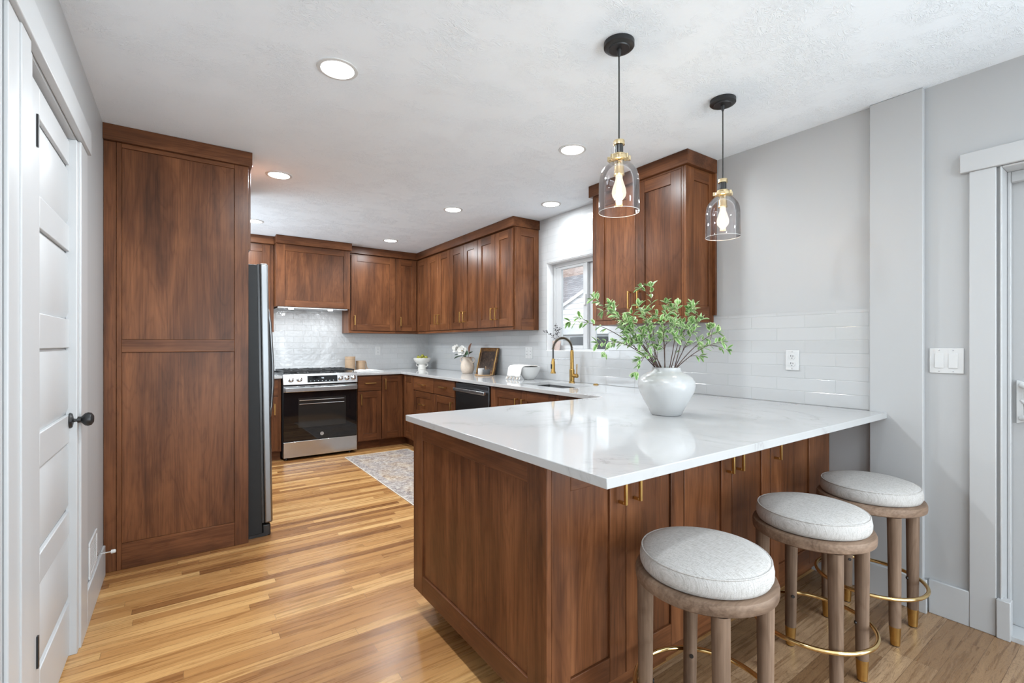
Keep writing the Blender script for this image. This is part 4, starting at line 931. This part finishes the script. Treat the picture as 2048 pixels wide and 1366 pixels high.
def branch(label, tip, seed, nside=5, bow=0.10, tall=1.0, fill=0.45, name='leafy_branch'):
    rnd = random.Random(seed)
    org = Vector((VX, VY, CT1+0.02)); tip = Vector(tip)
    a = math.atan2(tip.y-VY, tip.x-VX); mouth = Vector((VX+0.042*math.cos(a)+rnd.uniform(-.012, .012), VY+0.042*math.sin(a)+rnd.uniform(-.012, .012), CT1+0.222))
    foot = Vector((VX-0.03*math.cos(a), VY-0.03*math.sin(a), CT1+0.03))
    r = thing(name, label, 'branch', (VX, VY, CT1+0.03), 0, 'variegated leafy branches in the white vase'); o0 = Vector((VX, VY, CT1+0.03))
    stem = MB(); fol = MB()
    mid = mouth.lerp(tip, 0.5) + Vector((0, 0, bow*(tip-mouth).length*1.2)) + Vector((rnd.uniform(-.02, .02), rnd.uniform(-.02, .02), 0))
    path = [foot.lerp(mouth, k/3) for k in range(3)] + bez(mouth, mid, tip, 14)
    N = len(path); stem.tube([p-o0 for p in path], [0.0030-0.0022*i/(N-1) for i in range(N)], 6)
    def cluster(p, d, n, L):
        for _ in range(n):
            ph = rnd.uniform(0, 2*PI); side = d.orthogonal().normalized(); side.rotate(Matrix.Rotation(ph, 3, d))
            dd = (d*rnd.uniform(0.25, 1.0) + side*rnd.uniform(0.5, 1.0)); l = L*rnd.uniform(0.7, 1.15)
            add_leaf(fol, p-o0, dd, Vector((rnd.uniform(-.4, .4), rnd.uniform(-.4, .4), 1)), l, l*rnd.uniform(0.40, 0.52))
    d = (path[-1]-path[-3]).normalized(); cluster(tip, d, 8, 0.041)
    for i in range(6, N-1):
        k = (i-3)/(N-4)
        if k > 0.55 or rnd.random() < fill*k: cluster(path[i], (path[i+1]-path[i]).normalized(), 2, 0.039)
    for j in range(nside):
        i = rnd.randint(int(N*0.42), N-3); p = path[i]; d = (path[i+1]-path[i]).normalized()
        side = d.orthogonal().normalized(); side.rotate(Matrix.Rotation(rnd.uniform(0, 2*PI), 3, d))
        e = p + (d*0.7 + side*0.9 + Vector((0, 0, 0.25))).normalized()*rnd.uniform(0.04, 0.085)
        sp2 = bez(p, p.lerp(e, .5)+Vector((0, 0, .008)), e, 5); stem.tube([q-o0 for q in sp2], [0.0014-0.0007*q/5 for q in range(6)], 5)
        cluster(e, (e-p).normalized(), 7, 0.039); cluster(sp2[3], (e-p).normalized(), 2, 0.034)
    stem.build('stem', TWIG, r, smooth=60); fol.build('foliage', [LEAFG, LEAFP], r, smooth=60)
    return r
B = [('leafy branch reaching to the upper left, its tip over the window edge', (1.582, 1.577, 1.463), 5, .10),
     ('thin leafy branch stretching farthest left across the window', (1.560, 1.72, 1.362), 2, .22),
     ('leafy branch at upper left, in front of the wall cabinet door', (1.681, 1.569, 1.434), 5, .10),
     ('drooping olive tinted branch hanging low left below the window', (1.545, 1.518, 1.254), 4, .25),
     ('bushy leafy branch at left, low across the cabinet bottom', (1.633, 1.48, 1.38), 6, .12),
     ('leafy branch leaning back in front of the brass cabinet handles', (1.84, 1.579, 1.402), 5, .08),
     ('tallest leafy branch rising straight up in the middle', (1.84, 1.457, 1.525), 3, .02),
     ('upright leafy branch just right of the tallest one', (2.0, 1.491, 1.457), 3, .05),
     ('leafy branch at upper right with open leaf rosettes', (1.877, 1.333, 1.432), 4, .05),
     ('full leafy branch against the right edge of the wall cabinet', (2.045, 1.373, 1.438), 5, .08),
     ('leafy branch arching right, just below the wall cabinet corner', (1.928, 1.248, 1.361), 4, .12),
     ('long thin branch reaching farthest right, upper of two', (2.118, 1.286, 1.307), 2, .16),
     ('long thin branch reaching farthest right, lower of two', (2.041, 1.217, 1.261), 3, .18),
     ('dense leafy branch leaning forward, left of the middle', (1.695, 1.375, 1.393), 5, .06),
     ('dense leafy branch leaning straight at the camera', (1.72, 1.311, 1.350), 6, .10),
     ('short leafy sprig drooping over the left of the vase rim', (1.70, 1.41, 1.180), 2, .35),
     ('leafy branch filling the right side behind the rosettes', (2.051, 1.431, 1.347), 5, .10)]
for i, (lab, tip, ns, bw) in enumerate(B): branch(lab, tip, 11+i*7, ns, bw)

# ------------------------------------------------------------------ counter decor
Z = CT1+0.0004
def canister(label, loc, R_, h, handle=False):
    r = thing('canister', label, 'canister', loc, 0, 'tan canisters beside the range')
    MB().lathe([(0.0001, 0), (R_*0.97, 0), (R_, 0.004), (R_, h-0.006), (R_*1.03, h-0.006), (R_*1.03, h), (R_*0.93, h), (R_*0.93, 0.01), (0.0001, 0.008)], 40, cap=False).build('body', KRAFT, r)
    MB().lathe([(R_*1.012, h*0.80), (R_*1.012, h*0.82)], 40, cap=False).build('band', KRAFTD, r)
    return r
canister('taller tan canister standing at the back right corner of the range', (1.725, 5.99, Z), 0.062, 0.180)
canister('shorter tan canister right of the taller one', (1.868, 6.02, Z), 0.058, 0.125)
r = thing('spoon_rest', 'small wooden scoop leaning beside the shorter tan canister', 'scoop', (1.958, 6.03, Z))
MB().lathe([(0.0001, 0), (0.022, 0.002), (0.026, 0.018), (0.023, 0.018), (0.0001, 0.006)], 20, cap=False).build('bowl', TRAYW, r)
MB().tube([(0.0, 0.0, 0.006), (-0.004, 0.03, 0.06), (-0.006, 0.05, 0.108)], [0.006, 0.005, 0.006], 8).build('handle', TRAYW, r)
r = thing('open_book', 'open white cookbook lying on the counter right of the range', 'book', (1.87, 5.74, Z), 0.12)
for s in (-1, 1):
    m = MB(); pts = [(0, 0.006), (0.02*s, 0.024), (0.06*s, 0.026), (0.11*s, 0.016), (0.155*s, 0.006), (0.155*s, 0.0025), (0, 0.0025)]
    if s > 0: m.prism(pts, -0.11, 0.11, 'y')
    else: m.prism(pts[::-1], -0.11, 0.11, 'y')
    pg = m.build('page_block', PAPER, r, smooth=30)
    tx = MB()
    for i in range(9):
        y = -0.085+i*0.020; tx.add([(0.035*s, y, 0.0268), (0.10*s, y, 0.0192), (0.10*s, y+0.007, 0.0192), (0.035*s, y+0.007, 0.0268)], [(0, 1, 2, 3)])
    tx.build('text_block', INK, pg)
MB().box(-0.16, 0.16, -0.114, 0.114, 0.0, 0.0022).build('cover', INK, r)
# fruit bowl
r = thing('footed_bowl', 'white footed ceramic bowl of small green fruit in the counter corner', 'bowl', (2.66, 5.90, Z))
MB().lathe([(0.0001, 0), (0.056, 0), (0.058, 0.006), (0.050, 0.045), (0.046, 0.062), (0.060, 0.070), (0.095, 0.098), (0.116, 0.132), (0.120, 0.150), (0.116, 0.151), (0.110, 0.132), (0.088, 0.102), (0.05, 0.082), (0.0001, 0.078)], 44, cap=False).build('bowl', CERAM2, r, smooth=60)
for s in (-1, 1):
    MB().tube([(0.064*s*0.6, -0.064*s*0.8, 0.074), (0.086*s*0.6, -0.086*s*0.8, 0.066), (0.084*s*0.6, -0.084*s*0.8, 0.046), (0.060*s*0.6, -0.060*s*0.8, 0.034), (0.050*s*0.6, -0.05*s*0.8, 0.040)], 0.007, 8).build('handle', CERAM2, r)
fr0 = None
fpos = [(0, 0, .104), (.052, 0, .118), (-.052, .005, .118), (.0, .054, .118), (.0, -.054, .118), (.036, .040, .134), (-.036, .042, .136), (.038, -.038, .136), (-.038, -.04, .134), (0.005, 0.0, .154)]
for i, (x, y, z) in enumerate(fpos):
    if fr0 is None:
        fr0 = thing('fruit', 'yellow green fruit heaped in the white footed bowl', 'fruit', (0, 0, 0), 0, 'fruit in the footed bowl')
        MB().lathe([(0.0001, -0.024), (0.013, -0.021), (0.0225, -0.008), (0.0225, 0.006), (0.015, 0.018), (0.006, 0.025), (0.0001, 0.026)], 16, cap=False).build('flesh', FRUIT, fr0, smooth=80)
        MB().tube([(0, 0, 0.025), (0.002, 0, 0.033)], 0.0012, 5).build('stalk', TWIG, fr0)
        o = fr0
    else: o = copy_tree(fr0)
    o.location = (2.66+x, 5.90+y, Z+z+0.022); o.rotation_euler = (random.uniform(-.8, .8), random.uniform(-.8, .8), random.uniform(0, 6))
# magnolia pitcher
MXp, MYp = 2.70, 4.735
r = thing('handled_vase', 'beige stoneware vase with two loop handles beside the gilt frame', 'vase', (MXp, MYp, Z))
MB().lathe([(0.0001, 0), (0.055, 0), (0.062, 0.005), (0.076, 0.04), (0.080, 0.075), (0.076, 0.110), (0.064, 0.140), (0.056, 0.152), (0.056, 0.172), (0.064, 0.188), (0.060, 0.188), (0.051, 0.172), (0.052, 0.15), (0.07, 0.10), (0.07, 0.04), (0.0001, 0.01)], 44, cap=False).build('body', STONEW, r, smooth=70)
hdx, hdy = 0.45, -0.89
for s in (-1, 1):
    MB().tube([(s*hdx*q, s*hdy*q, z) for q, z in ((0.058, 0.178), (0.078, 0.182), (0.094, 0.168), (0.096, 0.148), (0.086, 0.128), (0.070, 0.122))], 0.0075, 10).build('handle', STONEW, r)
def flower(label, c, nrm, R_, name='magnolia_flower'):
    r = thing(name, label, 'flower', (MXp, MYp, Z+0.18), 0, 'white blooms in the beige vase'); base = Vector((MXp, MYp, Z+0.18)); c = Vector(c)-base; n = Vector(nrm).normalized()
    st_ = MB(); st_.tube(bez(Vector((0, 0, -0.13)), Vector((0, 0, 0.03)), c-n*0.004, 8), 0.003, 6); st_.build('stem', TWIG, r)
    a = n.orthogonal().normalized(); b_ = n.cross(a); pm = MB()
    for ring, (cnt, op, k0) in enumerate(((5, 0.95, 0.0), (4, 0.55, 0.5))):
        for i in range(cnt):
            ang = 2*PI*(i+k0)/cnt; rad = a*math.cos(ang)+b_*math.sin(ang); tn = n.cross(rad); V = []; F = []
            for j, (tt, ww) in enumerate(((0, 0.15), (0.3, 0.6), (0.6, 0.85), (0.85, 0.65), (1, 0.15))):
                for q in (-1, -0.4, 0.4, 1):
                    cup = (abs(q)**2)*0.18 + tt*tt*(0.55 if op < 0.8 else 0.25)
                    V.append(c + rad*(R_*tt*op) + n*(R_*cup + 0.012*R_ - (0.0)) + tn*(R_*0.5*ww*q) + n*(R_*0.7*tt*(1-op)))
            for j in range(4):
                for q in range(3): F.append((j*4+q, j*4+q+1, (j+1)*4+q+1, (j+1)*4+q))
            pm.add(V, F)
    o = pm.build('petals', PETAL, r, smooth=80)
    MB().ball(tuple(c+n*R_*0.12), R_*0.16, 10, sz=1.2).build('centre', STAMEN, r)
flower('open white magnolia bloom leaning left out of the beige vase', (MXp-0.075, MYp-0.020, Z+0.255), (-0.75, -0.5, 0.35), 0.066)
flower('smaller white magnolia bloom farther left, half behind the open one', (MXp-0.02, MYp+0.215, Z+0.275), (-0.85, -0.2, 0.4), 0.058)
def big_leaf(label, p, d, L, wd, mat, up=(0, 0, 1)):
    r = thing('magnolia_leaf', label, 'leaf', (MXp, MYp, Z+0.18), 0, 'broad leaves in the beige vase'); base = Vector((MXp, MYp, Z+0.18))
    s_ = MB(); s_.tube(bez(Vector((0, 0, -0.12)), Vector((0, 0, 0.02)), Vector(p)-base, 6), 0.0025, 6); s_.build('stem', TWIG, r)
    m = MB(); add_leaf(m, Vector(p)-base, Vector(d), Vector(up), L, wd); m.m = [0]*len(m.m)
    o = m.build('blade', mat, r, smooth=80)
    so_ = o.modifiers.new('thick', 'SOLIDIFY'); so_.thickness = 0.0012
big_leaf('dark green leaf pointing left out of the beige vase', (MXp-0.03, MYp+0.05, Z+0.205), (-0.25, 0.85, -0.15), 0.15, 0.055, LEAFD)
big_leaf('second dark green leaf at left, above the lower one', (MXp-0.02, MYp+0.05, Z+0.215), (-0.1, 0.95, 0.06), 0.19, 0.05, LEAFD)
big_leaf('broad dark green leaf at the front right of the beige vase', (MXp-0.06, MYp-0.02, Z+0.200), (-0.2, -0.85, 0.22), 0.14, 0.10, LEAFD, (-0.8, 0, 0.6))
big_leaf('russet backed leaf standing upright above the beige vase', (MXp-0.03, MYp-0.09, Z+0.225), (-0.05, -0.30, 1.0), 0.13, 0.075, LEAFB, (-1, 0.3, 0))
big_leaf('slim green leaf reaching right over the gilt frame', (MXp+0.0, MYp-0.03, Z+0.22), (-0.05, -0.8, 0.35), 0.11, 0.035, LEAFD)
big_leaf('small brown leaf at right, in front of the gilt frame', (MXp-0.04, MYp-0.09, Z+0.185), (-0.1, -0.9, 0.0), 0.075, 0.03, LEAFB)
# framed picture leaning on the backsplash
r = thing('picture_frame', 'small gilt framed dark picture leaning against the backsplash', 'picture', (2.752, 4.455, Z), (0, math.radians(13), -PI/2*0))
fw, fh, bw = 0.37, 0.305, 0.042
m = MB(); m.box(0, 0.022, -fw/2, -fw/2+bw, 0.0, fh).box(0, 0.022, fw/2-bw, fw/2, 0.0, fh).box(0, 0.022, -fw/2+bw, fw/2-bw, 0.0, bw).box(0, 0.022, -fw/2+bw, fw/2-bw, fh-bw, fh)
m.build('frame', GILT, r, bevel=0.006, seg=3)
m = MB()
for q in (-fw/2+bw*0.25, fw/2-bw*0.25): m.tube([(-0.002, q, 0.012), (-0.002, q, fh-0.012)], 0.0035, 6)
m.build('gilt_bead', BRASS, r)
MB().box(0.006, 0.014, -fw/2+bw-0.002, fw/2-bw+0.002, bw-0.002, fh-bw+0.002).build('picture', ART, r)
# tray with two cups
TX, TY = 2.645, 4.285
r = tag(MB().lathe([(0.0001, 0), (0.095, 0), (0.100, 0.004), (0.100, 0.014), (0.096, 0.014), (0.094, 0.007), (0.0001, 0.006)], 48, cap=False).build('round_tray', TRAYW, loc=(TX, TY, Z)), 'small round wooden tray on the counter before the gilt frame', 'tray')
tag(MB().lathe([(0.0001, 0), (0.034, 0), (0.036, 0.003), (0.036, 0.070), (0.033, 0.070), (0.032, 0.006), (0.0001, 0.006)], 32, cap=False).build('cup', CERAM, loc=(TX-0.01, TY+0.038, Z+0.0064)), 'white straight sided cup on the round wooden tray', 'cup')
tag(MB().lathe([(0.0001, 0), (0.036, 0), (0.038, 0.003), (0.038, 0.060), (0.035, 0.060), (0.034, 0.006), (0.0001, 0.006)], 32, cap=False).build('cup', SLATE, loc=(TX+0.005, TY-0.045, Z+0.0064)), 'dark grey cup on the round wooden tray', 'cup')
r = thing('small_spoon', 'tiny pale wooden spoon standing in the dark grey cup', 'spoon', (TX+0.005, TY-0.045, Z+0.0135))
MB().tube([(0, 0, 0), (0.004, 0.016, 0.045), (0.008, 0.030, 0.088)], 0.0028, 6).build('handle', TRAYW, r)
MB().ball((0.0, 0.0, 0.003), 0.006, 10, sz=0.6).build('bowl', TRAYW, r)
# tilted white bowl and tasselled towel
BX_, BY_ = 2.70, 3.585
r = tag(MB().lathe([(0.0001, 0), (0.045, 0), (0.05, 0.004), (0.085, 0.050), (0.108, 0.105), (0.112, 0.122), (0.106, 0.122), (0.098, 0.10), (0.07, 0.05), (0.0001, 0.015)], 44, cap=False).build('bowl', CERAM, loc=(BX_, BY_-0.03, Z), smooth=70), 'white bowl on the counter left of the sink, under a tasselled towel', 'bowl')
tw = thing('tea_towel', 'folded white cotton towel with beige tassels draped over the white bowl', 'towel', (BX_, BY_, Z))
prof = [(0.09, 0.090), (0.06, 0.127), (0.0, 0.131), (-0.06, 0.130), (-0.105, 0.128), (-0.122, 0.112), (-0.128, 0.080), (-0.134, 0.045), (-0.139, 0.030)]
m = MB(); ny = 14; V = []
for i, (x, z) in enumerate(prof):
    for j in range(ny+1):
        y = -0.075+0.215*j/ny; wv = 0.004*math.sin(j*1.7+i*0.5)*(i/len(prof)); V.append((x+wv, y, z+0.003*math.sin(j*0.9+i)))
F = [(i*(ny+1)+j, i*(ny+1)+j+1, (i+1)*(ny+1)+j+1, (i+1)*(ny+1)+j) for i in range(len(prof)-1) for j in range(ny)]
m.add(V, F); o = m.build('cloth', TOWEL, tw, smooth=80); q = o.modifiers.new('t', 'SOLIDIFY'); q.thickness = 0.006; q.offset = 1
for j in range(9):
    y = -0.07+0.205*j/8; m = MB(); dx = random.uniform(-.008, .008)
    m.tube([(-0.139, y, 0.030), (-0.145+dx, y+random.uniform(-.004, .004), 0.016), (-0.152+dx, y+random.uniform(-.006, .006), 0.004)], [0.003, 0.0048, 0.003], 6); m.build('tassel', TOWELT if j % 2 else TOWEL, tw)
# pot of dry twigs on the window sill
PXs, PYs = 2.888, 3.375
r = thing('sill_pot', 'small pinkish clay pot on the window sill behind the faucet', 'pot', (PXs, PYs, WZ0+0.0064))
MB().lathe([(0.0001, 0), (0.026, 0), (0.030, 0.006), (0.040, 0.080), (0.041, 0.090), (0.037, 0.090), (0.034, 0.075), (0.0001, 0.072)], 30, cap=False).build('body', PINKPOT, r)
MB().lathe([(0.0001, 0.076), (0.034, 0.076)], 24, cap=False).build('filling', SOIL, r)
rb = random.Random(3)
for i, (lab, dxyz) in enumerate((('dark berry twig arching left from the sill pot', (-0.06, 0.115, 0.10)), ('dark berry twig standing upright in the sill pot', (-0.01, 0.01, 0.155)), ('dark berry twig leaning right in the sill pot', (-0.02, -0.07, 0.125)))):
    q = thing('berry_twig', lab, 'twig', (PXs, PYs, WZ0+0.084), 0, 'dry twigs in the sill pot')
    p0, e = Vector((0, 0, 0)), Vector(dxyz); pts = bez(p0, Vector((e.x*.3, e.y*.3, e.z*.75)), e, 9); m = MB(); m.tube(pts, [0.0016-0.0009*k/9 for k in range(10)], 5)
    bb = MB()
    for k in range(3, 10):
        for _ in range(3):
            o_ = Vector((rb.uniform(-1, 1), rb.uniform(-1, 1), rb.uniform(-.6, 1))).normalized()*rb.uniform(0.010, 0.022); m.tube([pts[k], pts[k]+o_], 0.0006, 4); bb.ball(tuple(pts[k]+o_), 0.0042, 8)
    m.build('stem', TWIGD, q); bb.build('berries', BERRY, q)

# ------------------------------------------------------------------ outside the sink window
tag(MB().box(XO+0.05, 30, -12, 40, -0.5, -0.4).build('paving', GROUNDM), 'grey paving outside, glimpsed low through the sink window', 'paving')
r = thing('neighbour_house', 'neighbouring house with white siding gable and grey shingle roof outside the window', 'house', (7.0, 5.8, -0.4))
def yz(y, z): return (y-5.8, z+0.4)
def rake(y): return 2.055+(7.995-y)*0.404
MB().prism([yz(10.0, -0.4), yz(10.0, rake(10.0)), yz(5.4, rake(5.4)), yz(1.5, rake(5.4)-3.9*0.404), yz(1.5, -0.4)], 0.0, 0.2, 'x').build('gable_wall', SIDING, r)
MB().prism([yz(10.4, rake(10.4)), yz(10.4, rake(10.4)+0.075), yz(5.4, rake(5.4)+0.075), yz(1.0, rake(5.4)+0.075-4.4*0.404), yz(1.0, rake(5.4)-4.4*0.404), yz(5.4, rake(5.4))], -0.035, -0.002, 'x').build('rake_board', TRIM, r)
MB().add([(0.25, -5, 1.95), (0.25, 14, 1.95), (2.7, 14, 3.72), (2.7, -5, 3.72)], [(0, 1, 2, 3)]).build('main_roof', SH_G, r).modifiers.new('t', 'SOLIDIFY').thickness = 0.08
MB().box(-0.60, -0.11, -4.3, 3.6, 1.84, 2.02).build('awning', GREYW, r, bevel=0.01)
MB().box(-0.05, -0.002, -4.0, 1.87, 0.7, 1.80).build('window', DARKWIN, r)
r = thing('far_house', 'brown shingle roof of a house behind the neighbouring one', 'house', (11.5, 8.0, -0.4))
MB().add([(0, -8, 3.2), (0, 16, 3.2), (4.5, 16, 7.2), (4.5, -8, 7.2)], [(0, 1, 2, 3)]).build('roof', SH_B, r).modifiers.new('t', 'SOLIDIFY').thickness = 0.1
MB().box(0.3, 4.0, -8, 16, 0.0, 3.2).build('wall', GREYW, r)
